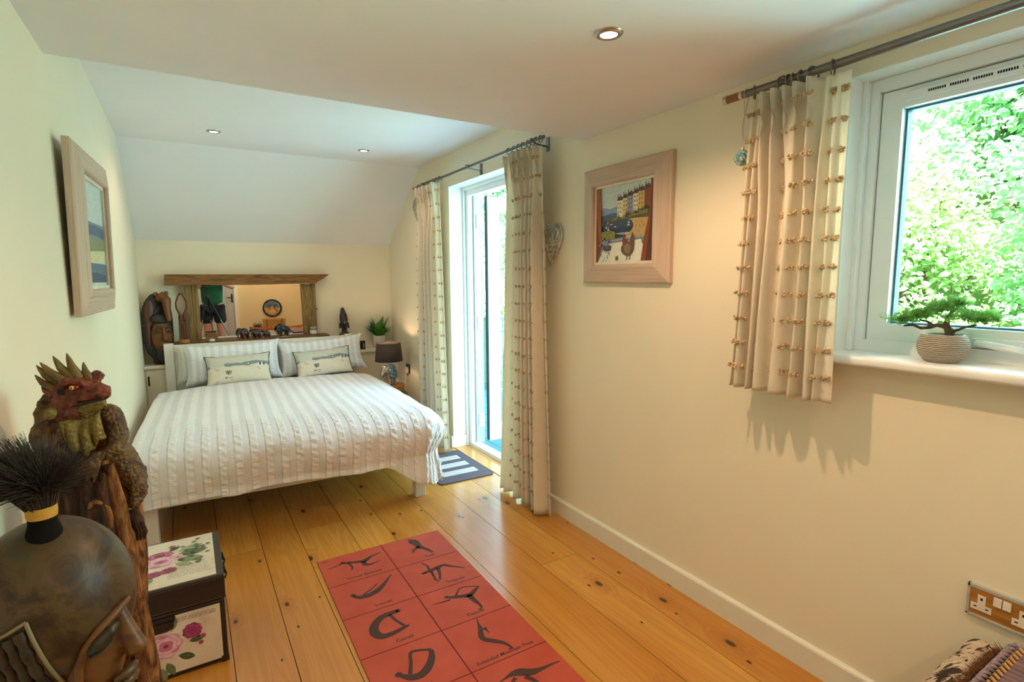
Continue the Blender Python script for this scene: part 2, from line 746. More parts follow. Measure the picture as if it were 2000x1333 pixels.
# ---- glazed door to the balcony, standing open
dy0, dy1, dz1 = DOOR
mb = MB()
X0, X1 = 1.925, 2.0
mb.box((X0, dy1 - 0.065, 0.0), (X1, dy1 - 0.002, dz1 - 0.002))
mb.box((X0, dy0 + 0.002, 0.0), (X1, dy0 + 0.065, dz1 - 0.002))
mb.box((X0, dy0 + 0.065, dz1 - 0.07), (X1, dy1 - 0.065, dz1 - 0.002))
mb.box((X0, dy0 + 0.065, 0.0), (X1, dy1 - 0.065, 0.035))
mb.box((X0 - 0.02, dy1 - 0.025, 0.0), (X0, dy1 - 0.002, dz1 - 0.002))
mb.box((X0 - 0.02, dy0 + 0.025, dz1 - 0.025), (X0, dy1 - 0.025, dz1 - 0.002))
door = struct(mb.build('door_1', M_upvc, bevel=0.003))
mb = MB()
mb.box((1.965, dy1 - 0.085, 0.03), (2.04, dy1 - 0.062, dz1 - 0.065))
mb.build('hinge_rebate', plain('pale_grey_rebate', '#b4babd', 0.4), door)
for z in (0.22, 1.02, 1.82):
    mb = MB()
    mb.box((1.985, dy1 - 0.094, z - 0.055), (2.015, dy1 - 0.082, z + 0.055))
    mb.cyl((2.022, dy1 - 0.092, z - 0.06), (2.022, dy1 - 0.092, z + 0.06), 0.009, 10)
    mb.build('hinge', M_upvc, door, bevel=0.002)
mb = MB()
mb.box((XR + 0.002, dy1 - 0.004, 0.10), (X0 - 0.02, dy1, dz1))
mb.box((XR + 0.002, dy0, 0.005), (X0 - 0.02, dy0 + 0.004, dz1))
mb.box((XR + 0.002, dy0 + 0.004, dz1 - 0.004), (X0 - 0.02, dy1 - 0.004, dz1))
mb.build('reveal_lining', M_white, door)
M_gasket = plain('grey_door_gasket', '#2b3b46', 0.6)
leaf = MB()
LX0, LX1, LY, LD = 2.065, 2.90, dy1 - 0.075, 0.055
leaf.use(M_upvc)
for a, b, c, d in ((LX0, LX0 + 0.105, 0.045, 2.015), (LX1 - 0.105, LX1, 0.045, 2.015)):
    leaf.box((a, LY - LD, c), (b, LY, d))
leaf.box((LX0 + 0.105, LY - LD, 1.91), (LX1 - 0.105, LY, 2.015))
leaf.box((LX0 + 0.105, LY - LD, 0.045), (LX1 - 0.105, LY, 0.175))
leaf.use(M_gasket)
leaf.box((LX0 - 0.008, LY - LD + 0.012, 0.045), (LX0, LY - 0.012, 2.02))
leaf.box((LX0 - 0.006, LY - LD + 0.004, 2.015), (LX1, LY - 0.01, 2.021))
lf = leaf.build('door_leaf', None, door, bevel=0.003)
mb = MB()
mb.box((LX0 + 0.10, LY - 0.032, 0.17), (LX1 - 0.10, LY - 0.028, 1.915))
mb.build('door_pane', M_glass, lf)
mb = MB()
mb.cyl((LX1 - 0.05, LY - LD, 1.03), (LX1 - 0.05, LY - LD - 0.05, 1.03), 0.010)
mb.tube([(LX1 - 0.05, LY - LD - 0.05, 1.03), (LX1 - 0.16, LY - LD - 0.05, 1.03)], 0.009)
mb.build('door_handle', M_upvc, lf)

# ---- wall behind, with the plank door the mirror shows
mb = MB()
mb.box((XL, YF - 0.2, -0.06), (XR, YF, 2.6))
struct(mb.build('wall_front', wall_paint('warm_cream_paint', '#e8d3a6')))
mb = MB()
mb.use(plain('grey_door_paint', '#b9b4ae', 0.5, vary=0.03))
for k in range(6):
    a = -0.318 + k * 0.1235
    mb.box((a, YF, 0.01), (a + 0.121, YF + 0.03, 1.98))
d2 = struct(mb.build('door_2', bevel=0.003))
mb = MB()
mb.box((0.385, YF + 0.03, 0.93), (0.41, YF + 0.036, 1.10))
mb.tube([(0.397, YF + 0.036, 1.03), (0.397, YF + 0.075, 1.03), (0.31, YF + 0.075, 1.03)], 0.009)
mb.build('door_handle', M_dark, d2)
mb = MB()
mb.box((0.43, YF, 0.0), (0.505, YF + 0.04, 2.06))
mb.box((XL, YF, 1.985), (0.43, YF + 0.04, 2.06))
struct(mb.build('trim_2', M_trimw, bevel=0.006))

# ---- downlights
M_steel = plain('brushed_steel', '#b9b2a8', 0.28, 1.0, vary=0.05)
M_lens = NT('lit_lamp_glass')
M_lens.b.inputs['Emission Color'].default_value = (1.0, 0.86, 0.66, 1)
M_lens.b.inputs['Emission Strength'].default_value = 14
M_lens = M_lens.m
DL = [((1.085, 1.235, ZL), 'round steel downlight in the low ceiling nearest the camera'),
      ((0.223, 4.03, ZH), 'small steel downlight above the pillows beside the sloping ceiling, further from the balcony door'),
      ((1.201, 4.07, ZH), 'small steel downlight above the bed nearer the balcony door curtain rod')]
for (x, y, z), lab in DL:
    t = thing('downlight', lab, 'ceiling light', (x, y, z), 0, 'recessed downlights in the ceiling')
    mb = MB()
    mb.lathe([(0.024, -0.004), (0.027, -0.0075), (0.036, -0.006), (0.041, -0.002), (0.0415, 0.0)], n=36, cap=False)
    mb.lathe([(0.0415, 0.0), (0.024, 0.0), (0.024, -0.004)], n=36, cap=False)
    mb.build('bezel', M_steel, t)
    mb = MB()
    mb.lathe([(0.0245, -0.0042), (0.018, -0.0050), (0.0, -0.0054)], n=32, cap=False)
    mb.build('lamp_lens', M_lens, t)


def spot(x, y, z, e, size=156, col=(1.0, 0.66, 0.40)):
    lamp('downlight_or_added_spot', 'SPOT', (x, y, z - 0.012), e, col, (0, 0, 0), spot_size=R(size), spot_blend=0.6, shadow_soft_size=0.02)


for (x, y, z), _ in DL:
    spot(x, y, z, 25 if y < 2 else 8)
spot(1.085, 0.30, ZL, 4)  # this and the next ones are unseen added spots, no fittings built
spot(0.45, -0.70, ZL, 13)
spot(1.25, -0.90, ZL, 13)
# ------------------------------------------------------------------ outside: balcony, railing, bank, shrubs
M_deck = wood('teal_stained_decking', [(0.3, '#2b6d86'), (0.7, '#4a9ab2')], 'Y', 12, 3, 0.6)
mb = MB()
for k in range(9):
    mb.box((2.055 + k * 0.142, 1.6, -0.09), (2.055 + k * 0.142 + 0.136, 7.2, -0.055))
struct(mb.build('balcony_deck', M_deck))
M_rail = plain('grey_green_metal', '#6d8f92', 0.5)
rail = thing('balcony_railing', 'grey green metal balcony railing with upright bars beyond the open door', 'railing', (3.24, 4.3, -0.055))
mb = MB()
mb.box((-0.025, -2.6, 0.93), (0.025, 2.8, 0.965))
mb.build('top_rail', M_rail, rail, bevel=0.004)
mb = MB()
mb.box((-0.015, -2.6, 0.09), (0.015, 2.8, 0.115))
mb.build('bottom_rail', M_rail, rail)
for k in range(46):
    y = -2.55 + k * 0.118
    if y < -0.6:
        continue
    mb = MB()
    if k % 12 == 0:
        mb.box((-0.022, y - 0.022, 0), (0.022, y + 0.022, 0.95))
        mb.build('post', M_rail, rail)
    else:
        mb.cyl((0, y, 0.10), (0, y, 0.935), 0.008, 6)
        mb.build('baluster', M_rail, rail)

# the bank rises away from the house
M_earth = NT('leafy_bank_soil')
_v = M_earth.coord()
M_earth.color(M_earth.ramp(M_earth.noise(_v, 3, 6), [(0.3, '#4d5a33'), (0.55, '#7d9a52'), (0.75, '#a3b774')]))
M_earth.set(Roughness=0.9)
M_earth = M_earth.m


def bank_z(x, y):
    return -1.3 + max(0, x - 3.4) * 0.42 + max(0, x - 5.4) * 0.55 + 0.18 * noise.noise(Vector((x * 0.7, y * 0.7, 0)))


mb = MB()
mb.grid(lambda u, v: (3.1 + u * 9, -9 + v * 26, bank_z(3.1 + u * 9, -9 + v * 26)), 36, 90)
struct(mb.build('ground_bank', M_earth))

M_stem = plain('brown_shrub_bark', '#6b5238', 0.8)


def leaf_mat(name, a, b, c):
    t = NT(name)
    v = t.coord()
    f = t.noise(v, 9, 2)
    t.color(t.ramp(f, [(0.25, a), (0.5, b), (0.75, c)]))
    t.set(Roughness=0.45)
    ad = t.n('ShaderNodeAddShader')
    tl = t.n('ShaderNodeBsdfTranslucent')
    tl.inputs['Color'].default_value = tuple(x * 0.8 for x in srgb(b)[:3]) + (1,)
    mxs = t.n('ShaderNodeMixShader')
    mxs.inputs[0].default_value = 0.35
    t.l(t.b.outputs[0], mxs.inputs[1])
    t.l(tl.outputs[0], mxs.inputs[2])
    t.l(mxs.outputs[0], t.t.nodes['Material Output'].inputs['Surface'])
    t.t.nodes.remove(ad)
    return t.m


ML1 = leaf_mat('fresh_green_leaf', '#6aa876', '#9ed29a', '#c9e8b8')
ML2 = leaf_mat('mid_green_leaf', '#4a9468', '#74bd8a', '#a6dcae')
ML3 = leaf_mat('yellow_green_leaf', '#8fbb78', '#bfdf9c', '#e2f0c0')


def shrub_proto(name, mat, nleaf, rad, leaf, seed, flat=1.0):
    r = random.Random(seed)
    root = thing(name, 'x', 'shrub')
    mb = MB()
    clumps = []
    for k in range(9):
        a, h = r.uniform(0, 2 * PI), r.uniform(0.35, 1.25)
        q = r.uniform(0.15, 0.75) * rad
        tip = Vector((math.cos(a) * q, math.sin(a) * q, h * rad * 1.25))
        mid = tip * 0.5 + Vector((r.uniform(-.1, .1), r.uniform(-.1, .1), 0.1 * rad))
        mb.tube([(0, 0, -0.3), mid, tip], [0.022, 0.014, 0.005], 5)
        clumps.append(tip)
        clumps.append(mid + Vector((r.uniform(-.3, .3), r.uniform(-.3, .3), r.uniform(0, .3))) * rad)
    mb.build('stems', M_stem, root)
    V, F = [], []
    for k in range(nleaf):
        c = r.choice(clumps)
        d = Vector((r.gauss(0, 1), r.gauss(0, 1), r.gauss(0, 0.8)))
        p = c + d.normalized() * rad * 0.42 * r.random() ** 0.4
        nrm = (d.normalized() * 0.6 + Vector((-0.3, r.uniform(-.5, .5), 0.9)) + Vector((r.gauss(0, .35), r.gauss(0, .35), r.gauss(0, .3)))).normalized()
        t = nrm.orthogonal().normalized()
        t.rotate(Matrix.Rotation(r.uniform(0, 2 * PI), 3, nrm))
        b = nrm.cross(t)
        L = leaf * r.uniform(0.6, 1.25)
        W = L * 0.30
        o = len(V)
        V += [p, p + t * L * 0.35 + b * W + nrm * 0.012, p + t * L * 0.72 + b * W * 0.75 + nrm * 0.008, p + t * L - nrm * 0.015,
              p + t * L * 0.72 - b * W * 0.75 + nrm * 0.008, p + t * L * 0.35 - b * W + nrm * 0.012, p + t * L * 0.5 - nrm * 0.004]
        F += [(o, o + 1, o + 6), (o + 1, o + 2, o + 6), (o + 2, o + 3, o + 6), (o + 3, o + 4, o + 6), (o + 4, o + 5, o + 6), (o + 5, o, o + 6)]
    mb = MB()
    mb.smooth = True
    mb.use(mat).add(V, F)
    mb.build('foliage', None, root)
    return root


PR = [shrub_proto('leafy_shrub', ML1, 5200, 1.0, 0.078, 11), shrub_proto('leafy_shrub', ML2, 4600, 1.0, 0.088, 12),
      shrub_proto('leafy_shrub', ML3, 5200, 1.0, 0.066, 13)]
used = [False] * 3
SHR = [  # proto, x, y, size, rotation, label
    (0, 4.9, 1.15, 1.0, 0.3, 'fresh green shrub right outside the window, behind the bonsai'),
    (1, 4.7, 0.35, 1.1, 1.3, 'darker broad-leaved shrub outside the window, beyond the bonsai towards the camera side'),
    (2, 5.4, 2.15, 1.0, 2.2, 'yellow green small-leaved shrub beside the dark seal edge of the window'),
    (0, 6.3, 1.3, 1.2, 2.9, 'fresh green shrub higher up the bank behind the shrub at the window'),
    (2, 6.6, 2.6, 1.2, 0.7, 'yellow green shrub high on the bank behind the other yellow green one'),
    (1, 7.0, 0.4, 1.3, 4.1, 'dark green shrub high on the bank at the right of the window'),
    (0, 7.9, 2.0, 1.6, 4.9, 'tall fresh green shrub at the top of the bank filling the upper window'),
    (1, 5.9, 3.4, 1.1, 5.5, 'dark green shrub on the bank between the window and the balcony railing'),
    (0, 4.55, 7.1, 0.95, 0.9, 'fresh green shrub just beyond the railing, seen through the open door'),
    (2, 5.3, 8.6, 1.2, 3.3, 'yellow green shrub beyond the railing at the top of the door glass'),
    (1, 4.9, 9.6, 1.2, 1.9, 'dark green shrub far along the bank behind the door leaf'),
    (0, 6.4, 9.6, 1.6, 2.4, 'tall fresh green shrub on the bank above the door top rail'),
    (2, 4.3, 5.6, 0.7, 5.1, 'low yellow green shrub under the railing beside the grey stones'),
    (0, 7.6, 6.5, 1.7, 0.1, 'tall green shrub at the bank top, in front of the gap above the door'),
    (1, 7.6, 11.5, 1.9, 0.6, 'tall dark green shrub farthest along the bank'),
]
for k, x, y, s, rz, lab in SHR:
    base = PR[k]
    if used[k]:
        o = dup(base)
    else:
        o, used[k] = base, True
    o.location = (x, y, bank_z(x, y) + 0.05)
    o.rotation_euler = (0, 0, rz)
    o.scale = (s, s, s)
    o['label'] = lab
    o['group'] = 'shrubs growing on the bank outside'

# grey stones of the bank seen low through the door glass
M_stone = NT('blue_grey_stone')
_v = M_stone.coord()
M_stone.color(M_stone.ramp(M_stone.noise(_v, 6, 6), [(0.3, '#5f6f73'), (0.6, '#93a6a8'), (0.8, '#c2cdca')]))
M_stone.set(Roughness=0.85)
M_stone = M_stone.m
r = random.Random(5)
for k, (x, y, s) in enumerate([(3.75, 5.9, .34), (3.85, 6.55, .38), (4.05, 5.45, .30), (3.8, 7.2, .34), (4.1, 6.2, .36)]):
    mb = MB()
    mb.grid(lambda u, v: Vector((math.cos(2 * PI * u) * math.sin(PI * v), math.sin(2 * PI * u) * math.sin(PI * v), 0.75 * math.cos(PI * v))) * s
            * (1 + 0.35 * noise.noise(Vector((math.cos(2 * PI * u) * 1.3, math.sin(2 * PI * u) * 1.3, v * 3 + k * 5)))), 18, 12, closed_u=True)
    o = mb.build('rock', M_stone, loc=(x, y, bank_z(x, y) + s * 0.35))
    tag(o, ['blue grey rock below the railing nearest the open door', 'large blue grey rock below the railing, middle of the row',
            'small blue grey rock tucked behind the nearest one', 'blue grey rock farthest along under the railing',
            'blue grey rock standing behind the middle one'][k], 'rock', 'grey rocks on the bank')
# ------------------------------------------------------------------ bed, bedding, pillows, cushions
BX, BY, BRZ = 0.479, 3.11, R(-2.5)      # foot end centre; local y runs to the head


def bedw(x, y, z):
    c, s = math.cos(BRZ), math.sin(BRZ)
    return Vector((BX + x * c - y * s, BY + x * s + y * c, z))


bed = thing('bed', 'white painted wooden double bed frame under the striped white duvet', 'bed', (BX, BY, 0), BRZ)
HW = 0.745
for sx in (-1, 1):
    mb = MB()
    x = sx * (HW - 0.033)
    mb.box((x - 0.033, 0.0, 0.0), (x + 0.033, 0.066, 0.44))
    mb.build('leg', M_white, bed, bevel=0.004)
    mb = MB()
    mb.box((x - 0.033, 1.925, 0.0), (x + 0.033, 1.985, 0.868))
    mb.build('headboard_post', M_white, bed, bevel=0.004)
    mb = MB()
    mb.box((sx * HW - 0.014 - sx * 0.033, 0.066, 0.22), (sx * HW + 0.014 - sx * 0.033, 1.925, 0.36))
    mb.build('side_rail', M_white, bed, bevel=0.004)
mb = MB()
mb.box((-HW + 0.066, 0.015, 0.22), (HW - 0.066, 0.045, 0.38))
mb.build('footboard', M_white, bed, bevel=0.004)
mb = MB()
mb.box((-HW + 0.066, 1.935, 0.80), (HW - 0.066, 1.972, 0.856))
mb.box((-HW + 0.066, 1.942, 0.30), (HW - 0.066, 1.962, 0.80))
mb.build('headboard', M_white, bed, bevel=0.004)
for k in range(11):
    mb = MB()
    mb.box((-HW + 0.05, 0.10 + k * 0.17, 0.262), (HW - 0.05, 0.17 + k * 0.17, 0.280))
    mb.build('slat', M_white, bed)

M_matt = plain('white_mattress_ticking', '#e9e6dd', 0.9)
mb = MB()
mb.box((-0.70, 0.05, 0.2805), (0.70, 1.92, 0.495))
o = mb.build('mattress', M_matt, bevel=0.05, seg=4, loc=(BX, BY, 0), rot=(0, 0, BRZ))
tag(o, 'white mattress on the bed frame, covered by the duvet', 'mattress')


def stripe_cloth(name, period, axis='X', lo='#e8e8ec', hi='#f7f6f7', uvname='cloth', pucker=False):
    t = NT(name)
    at = t.n('ShaderNodeAttribute', attribute_name=uvname)
    xyz = t.sep(at.outputs['Vector'])
    a = xyz[0] if axis == 'X' else xyz[1]
    f = t.math('FRACT', t.math('DIVIDE', a, period))
    st = t.math('ABSOLUTE', t.math('SUBTRACT', t.math('MULTIPLY', f, 2), 1))
    band = t.n('ShaderNodeMapRange')
    band.inputs['From Min'].default_value = 0.40
    band.inputs['From Max'].default_value = 0.60
    t.l(st, band.inputs['Value'])
    t.color(t.mix(band.outputs[0], lo, hi))  # satin sheen of the stripes is put into the colour as two tones
    t.set(Roughness=0.7)
    rr = t.math('MULTIPLY_ADD', band.outputs[0], 0.3)
    t.t.nodes[-1].inputs[2].default_value = 0.5
    t.l(rr, t.b.inputs['Roughness'])
    t.b.inputs['Sheen Weight'].default_value = 0.1
    # puckered seersucker bands and fine weave
    mp = t.n('ShaderNodeMapping')
    mp.inputs['Scale'].default_value = (1 / period * 0.9, 38, 1)
    t.l(at.outputs['Vector'], mp.inputs['Vector'])
    n1 = t.noise(mp.outputs[0], 1.0, 3, 0.5)
    n2 = t.noise(at.outputs['Vector'], 14, 4, 0.6)
    if pucker:
        # bands crinkle where the cloth hangs free over the foot
        y = xyz[1]
        mr = t.n('ShaderNodeMapRange')
        mr.inputs['From Min'].default_value = 0.25
        mr.inputs['From Max'].default_value = -0.02
        t.l(y, mr.inputs['Value'])
        n1 = t.math('MULTIPLY', n1, t.math('ADD', t.math('MULTIPLY', t.math('MULTIPLY', mr.outputs[0], band.outputs[0]), 1.8), 0.25))
    t.bump(t.math('ADD', n1, t.math('MULTIPLY', n2, 0.6)), 0.55, 0.018)
    return t.m


M_duvet = stripe_cloth('white_satin_stripe_duvet', 0.074, pucker=True)
M_case = stripe_cloth('white_satin_stripe_pillowcase', 0.060, lo='#e0e5ea', hi='#f1f4f7')
M_case2 = stripe_cloth('pale_satin_stripe_pillowcase', 0.060, lo='#dfe0d6', hi='#eeeee6')


def cloth_attr(o, pts):
    a = o.data.attributes.new('cloth', 'FLOAT_VECTOR', 'POINT')
    a.data.foreach_set('vector', [c for p in pts for c in p])


def make_duvet():
    W, L = 0.715, 1.545              # flat part: half width, foot to pillows
    OL, OR, OF = 0.30, 0.40, 0.355    # how far it hangs at left, right, foot
    top = 0.555
    nu, nv = 240, 260
    uv = []

    def fn(u, v):
        a = lerp(-W - OL, W + OR, u)
        b = lerp(-OF, L, v)
        da = max(abs(a) - W, 0.0)
        db = max(-b, 0.0) * (1 + 0.42 * sstep(0.45, 0.72, a))
        sx = 1 if a > 0 else -1
        d = math.hypot(da, db)
        x = max(-W, min(W, a))
        y = max(0.0, b)
        z = top
        # the filling: soft domes on top, thicker across the middle
        z += 0.030 * (1 - (abs(a) / W) ** 3 if abs(a) < W else 0) * sstep(-0.05, 0.35, b)
        z += 0.010 * noise.noise(Vector((a * 3.1, b * 2.3, 1.7))) + 0.005 * noise.noise(Vector((a * 9, b * 7, 4.2)))
        z -= 0.015 * sstep(1.1, 1.55, b)
        if d > 0:
            r = 0.11
            th = min(d / r, PI / 2 * 0.93)
            out = r * math.sin(th)
            dr = r * (1 - math.cos(th))
            rest = max(0.0, d - r * th)
            out += rest * 0.12 + (0.040 + (0.020 if sx > 0 else 0.0)) * math.sin(min(1.0, d / 0.32) * PI)
            dr += rest * 0.985
            ux, uy = sx * da / d, -db / d
            # folds in the hanging cloth
            along = b if da > db else a
            side = 1.0 if da <= db else 0.9
            out += 0.030 * sstep(0.04, 0.2, d) * (noise.noise(Vector((a * 2.6 + b * 3.4, b * 1.5 - a * 0.6, 6.1))) + 0.5 * noise.noise(Vector((a * 6.5 - b * 7, b * 4 + a, 2.4))))
            amp = 0.020 * sstep(0.05, 0.26, d)
            k = noise.noise(Vector((along * 6.0, 3.3 * sx if da > db else 8.1, d * 1.5)))
            k += (0.25 if sx > 0 and da > db else 0.6) * noise.noise(Vector((along * 15.0, 1.3, d * 2.5)))
            if da > 0 and db > 0:
                k += 0.45 * math.sin(math.atan2(db, da) * 5 + 0.6)
            out += amp * side * k
            room = 0.062 if sx < 0 and da > db else 0.25
            out = min(out, room)
            x += ux * out
            y += uy * out
            z -= dr + 0.012 * noise.noise(Vector((along * 5, 2.2, 0))) * sstep(0.2, 0.35, d)
            # scalloped edge down the left side
            if sx < 0 and da > db:
                x += 0.008 * math.sin(b * 46) * sstep(0.1, 0.3, da)
        # puckered bands where the cloth turns over the foot
        fr = (a / 0.074) % 1.0
        if abs(2 * fr - 1) > 0.5 and -0.34 < b < 0.30:
            k2 = sstep(0.5, 0.8, abs(2 * fr - 1)) * sstep(-0.34, -0.2, b) * sstep(0.30, 0.05, b) * 0.0065
            pk = k2 * math.sin(b * 2 * PI / 0.042 + int(a / 0.074 + 50) * 2.1 + 1.5 * noise.noise(Vector((a * 8, b * 8, 0))))
            th2 = min(db / 0.11, PI / 2)
            y -= pk * math.sin(th2)
            z += pk * math.cos(th2)
        x = max(x, -0.780)
        uv.append((a, b, 0))
        return (x, y + 0.055, max(z, 0.115))
    mb = MB()
    mb.grid(fn, nu, nv)
    o = mb.build('duvet', M_duvet, loc=(BX, BY, 0), rot=(0, 0, BRZ))
    cloth_attr(o, uv)
    s = o.modifiers.new('thick', 'SOLIDIFY')
    s.thickness = 0.012
    s.offset = -1
    return tag(o, 'puffy white duvet with satin stripes hanging over the foot of the bed', 'duvet')


make_duvet()


def pillow_pts(w, h, t, pinch=0.04, seed=0, sag=0.0, n=26):
    """front and back sheets of a filled cushion, local x across, z up, y depth"""
    def fn(side):
        def f(u, v):
            a, b = 2 * u - 1, 2 * v - 1
            e = (1 - abs(a) ** 2.6) * (1 - abs(b) ** 2.6)
            th = t * max(e, 0) ** 0.42
            ea = 1 - pinch * (1 - abs(b) ** 3) * abs(a) ** 2 * 2
            eb = 1 - pinch * 1.6 * (1 - abs(a) ** 3) * abs(b) ** 2 * 2
            wob = 0.010 * noise.noise(Vector((a * 2.2 + seed, b * 2.2, seed))) * max(e, 0) ** 0.3
            z = (b * eb * h / 2) + h / 2
            z -= sag * a * a * (1 - v * 0.5)
            return (a * ea * w / 2, side * (th / 2 + wob), z)
        return f
    return fn


def make_pillow(name, w, h, t, mat, loc, rz, lean, label, cat, group=None, seed=0, pinch=0.04, roll=0.0):
    fn = pillow_pts(w, h, t, pinch, seed)
    mb = MB()
    n = 30
    mb.grid(fn(-1), n, n)
    pts = [(lerp(-w / 2, w / 2, i / n), lerp(0, h, j / n), 0) for i in range(n + 1) for j in range(n + 1)]
    mb.grid(lambda u, v: fn(1)(1 - u, v), n, n)
    pts += [(lerp(w / 2, -w / 2, i / n), lerp(0, h, j / n), 0) for i in range(n + 1) for j in range(n + 1)]
    o = mb.build(name, mat, loc=loc)
    o.rotation_euler = Euler((-lean, roll, rz))
    cloth_attr(o, pts)
    return tag(o, label, cat, group)


def at_bed(x, y, z):
    return bedw(x, y, z)


G = 'bed pillows against the headboard'
make_pillow('pillow', 0.70, 0.31, 0.13, M_case2, at_bed(-0.325, 1.855, 0.548), BRZ, R(8), 'pale pillow at the left end, tucked behind the other left pillow', 'pillow', G, 3)
make_pillow('pillow', 0.72, 0.335, 0.15, M_case, at_bed(-0.25, 1.735, 0.548), BRZ, R(16), 'white striped pillow behind the lumbar cushion nearer the mask', 'pillow', G, 5, roll=R(-1.5))
make_pillow('pillow', 0.70, 0.31, 0.13, M_case2, at_bed(0.405, 1.865, 0.548), BRZ, R(8), 'pale pillow at the lamp side, mostly hidden behind the front one', 'pillow', G, 9)
make_pillow('pillow', 0.76, 0.335, 0.15, M_case, at_bed(0.455, 1.755, 0.548), BRZ, R(17), 'white striped pillow behind the lumbar cushion nearer the bedside lamp', 'pillow', G, 12, pinch=0.06, roll=R(-3))


def cushion_mat():
    t = NT('printed_beach_linen')
    at = t.n('ShaderNodeAttribute', attribute_name='cloth')
    x, z, _ = t.sep(at.outputs['Vector'])
    nz = t.noise(at.outputs['Vector'], 9, 3)
    # sky, hills, sea strip, sand
    wig = t.math('MULTIPLY', t.math('SUBTRACT', nz, 0.5), 0.05)
    zz = t.math('ADD', z, wig)
    slope = t.math('ADD', zz, t.math('MULTIPLY', x, -0.03))
    sea_hi = t.math('LESS_THAN', slope, 0.158)
    sea_lo = t.math('GREATER_THAN', zz, 0.134)
    gap = t.math('GREATER_THAN', t.math('ABSOLUTE', t.math('ADD', x, 0.155)), 0.055)
    sea = t.math('MULTIPLY', t.math('MULTIPLY', sea_hi, sea_lo), gap)
    sand = t.math('LESS_THAN', zz, 0.130)
    sky = t.mix(t.noise(at.outputs['Vector'], 22, 3), '#c6c9bd', '#d9d8c9')
    c = t.mix(sand, sky, t.mix(t.noise(at.outputs['Vector'], 12, 4), '#dcd0b6', '#ece5d4'))
    c = t.mix(t.math('MULTIPLY', sea, 0.75), c, '#5d6d78')
    # faded pink and rust stains on the sand
    bl = t.noise(at.outputs['Vector'], 15, 1)
    c = t.mix(t.math('MULTIPLY', t.math('GREATER_THAN', bl, 0.66), 0.35), c, '#c28f7c')
    t.color(c)
    t.set(Roughness=0.85)
    t.bump(t.noise(at.outputs['Vector'], 160, 2), 0.15, 0.002)
    return t.m


M_cush = cushion_mat()
M_pipe = plain('navy_piping', '#3d474d', 0.8)
M_ink = plain('navy_print', '#3c4a58', 0.85)
M_rust = plain('rust_print', '#a86a48', 0.85)
M_pale = plain('pale_print', '#dfe4e6', 0.85)


def make_cushion(loc, rz, lean, label, seed, roll):
    w, h, t = 0.475, 0.245, 0.135
    root = thing('lumbar_cushion', label, 'cushion', loc, 0, 'printed beach cushions in front of the pillows')
    root.rotation_euler = Euler((-lean, roll, rz))
    fn = pillow_pts(w, h, t, 0.035, seed)
    n = 30
    mb = MB()
    mb.use(M_cush)
    mb.grid(fn(-1), n, n)
    pts = [(lerp(-w / 2, w / 2, i / n), lerp(0, h, j / n), 0) for i in range(n + 1) for j in range(n + 1)]
    mb.grid(lambda u, v: fn(1)(1 - u, v), n, n)
    pts += [(lerp(w / 2, -w / 2, i / n), lerp(0, h, j / n), 0) for i in range(n + 1) for j in range(n + 1)]

    def put(pl, mat):
        """flat print laid on the front sheet; pl in 0..1 of the face"""
        mb.use(mat)
        q = [Vector(fn(-1)(u, v)) + Vector((0, -0.0012, 0)) for u, v in pl]
        mb.poly(q)
        pts.extend([(0, 0, 0)] * len(q))
    # deckchair of dark bars, a little boat, bathing huts
    for k in range(5):
        a = 0.30 + k * 0.018 + (0.01 if k < 2 else 0)
        put([(a, 0.27 + 0.03 * abs(2 - k) / 2), (a + 0.011, 0.26 + 0.03 * abs(2 - k) / 2), (a + 0.009 - 0.006 * (2 - k) / 2, 0.41), (a - 0.002 - 0.006 * (2 - k) / 2, 0.41)], M_ink)
    put([(0.30, 0.40), (0.395, 0.40), (0.395, 0.412), (0.30, 0.412)], M_ink)
    put([(0.285, 0.15), (0.325, 0.155), (0.335, 0.19), (0.29, 0.20)], M_rust)
    put([(0.63, 0.53), (0.67, 0.53), (0.68, 0.56), (0.62, 0.56)], M_rust)
    put([(0.645, 0.56), (0.665, 0.56), (0.64, 0.63)], M_pale)
    for k in range(4):
        a = 0.79 + k * 0.032
        put([(a, 0.515), (a + 0.027, 0.515), (a + 0.027, 0.575), (a + 0.0135, 0.61), (a, 0.575)], M_pale if k % 2 == 0 else M_ink)
    for k in range(5):
        a = 0.34 + k * 0.014
        put([(a, 0.165), (a + 0.010, 0.165), (a + 0.010, 0.185), (a, 0.185)], M_rust)
    o = mb.build('cushion_cover', None, root)
    cloth_attr(o, pts)
    mb = MB()
    edge = [fn(-1)(k / 40, 0) for k in range(40)] + [fn(-1)(1, k / 24) for k in range(24)] + [fn(-1)(1 - k / 40, 1) for k in range(40)] + [fn(-1)(0, 1 - k / 24) for k in range(24)]
    mb.tube([(p[0], 0.003 * math.sin(k), p[2]) for k, p in enumerate(edge)], 0.0042, 6, closed=True)
    mb.build('piping', M_pipe, root)
    return root


make_cushion(at_bed(-0.225, 1.565, 0.556), BRZ - R(1), R(24), 'beach print lumbar cushion with dark piping at the mask side of the bed', 2, R(-1.5))
make_cushion(at_bed(0.44, 1.62, 0.550), BRZ + R(2), R(24), 'beach print lumbar cushion with dark piping at the lamp side of the bed', 7, R(-3.5))
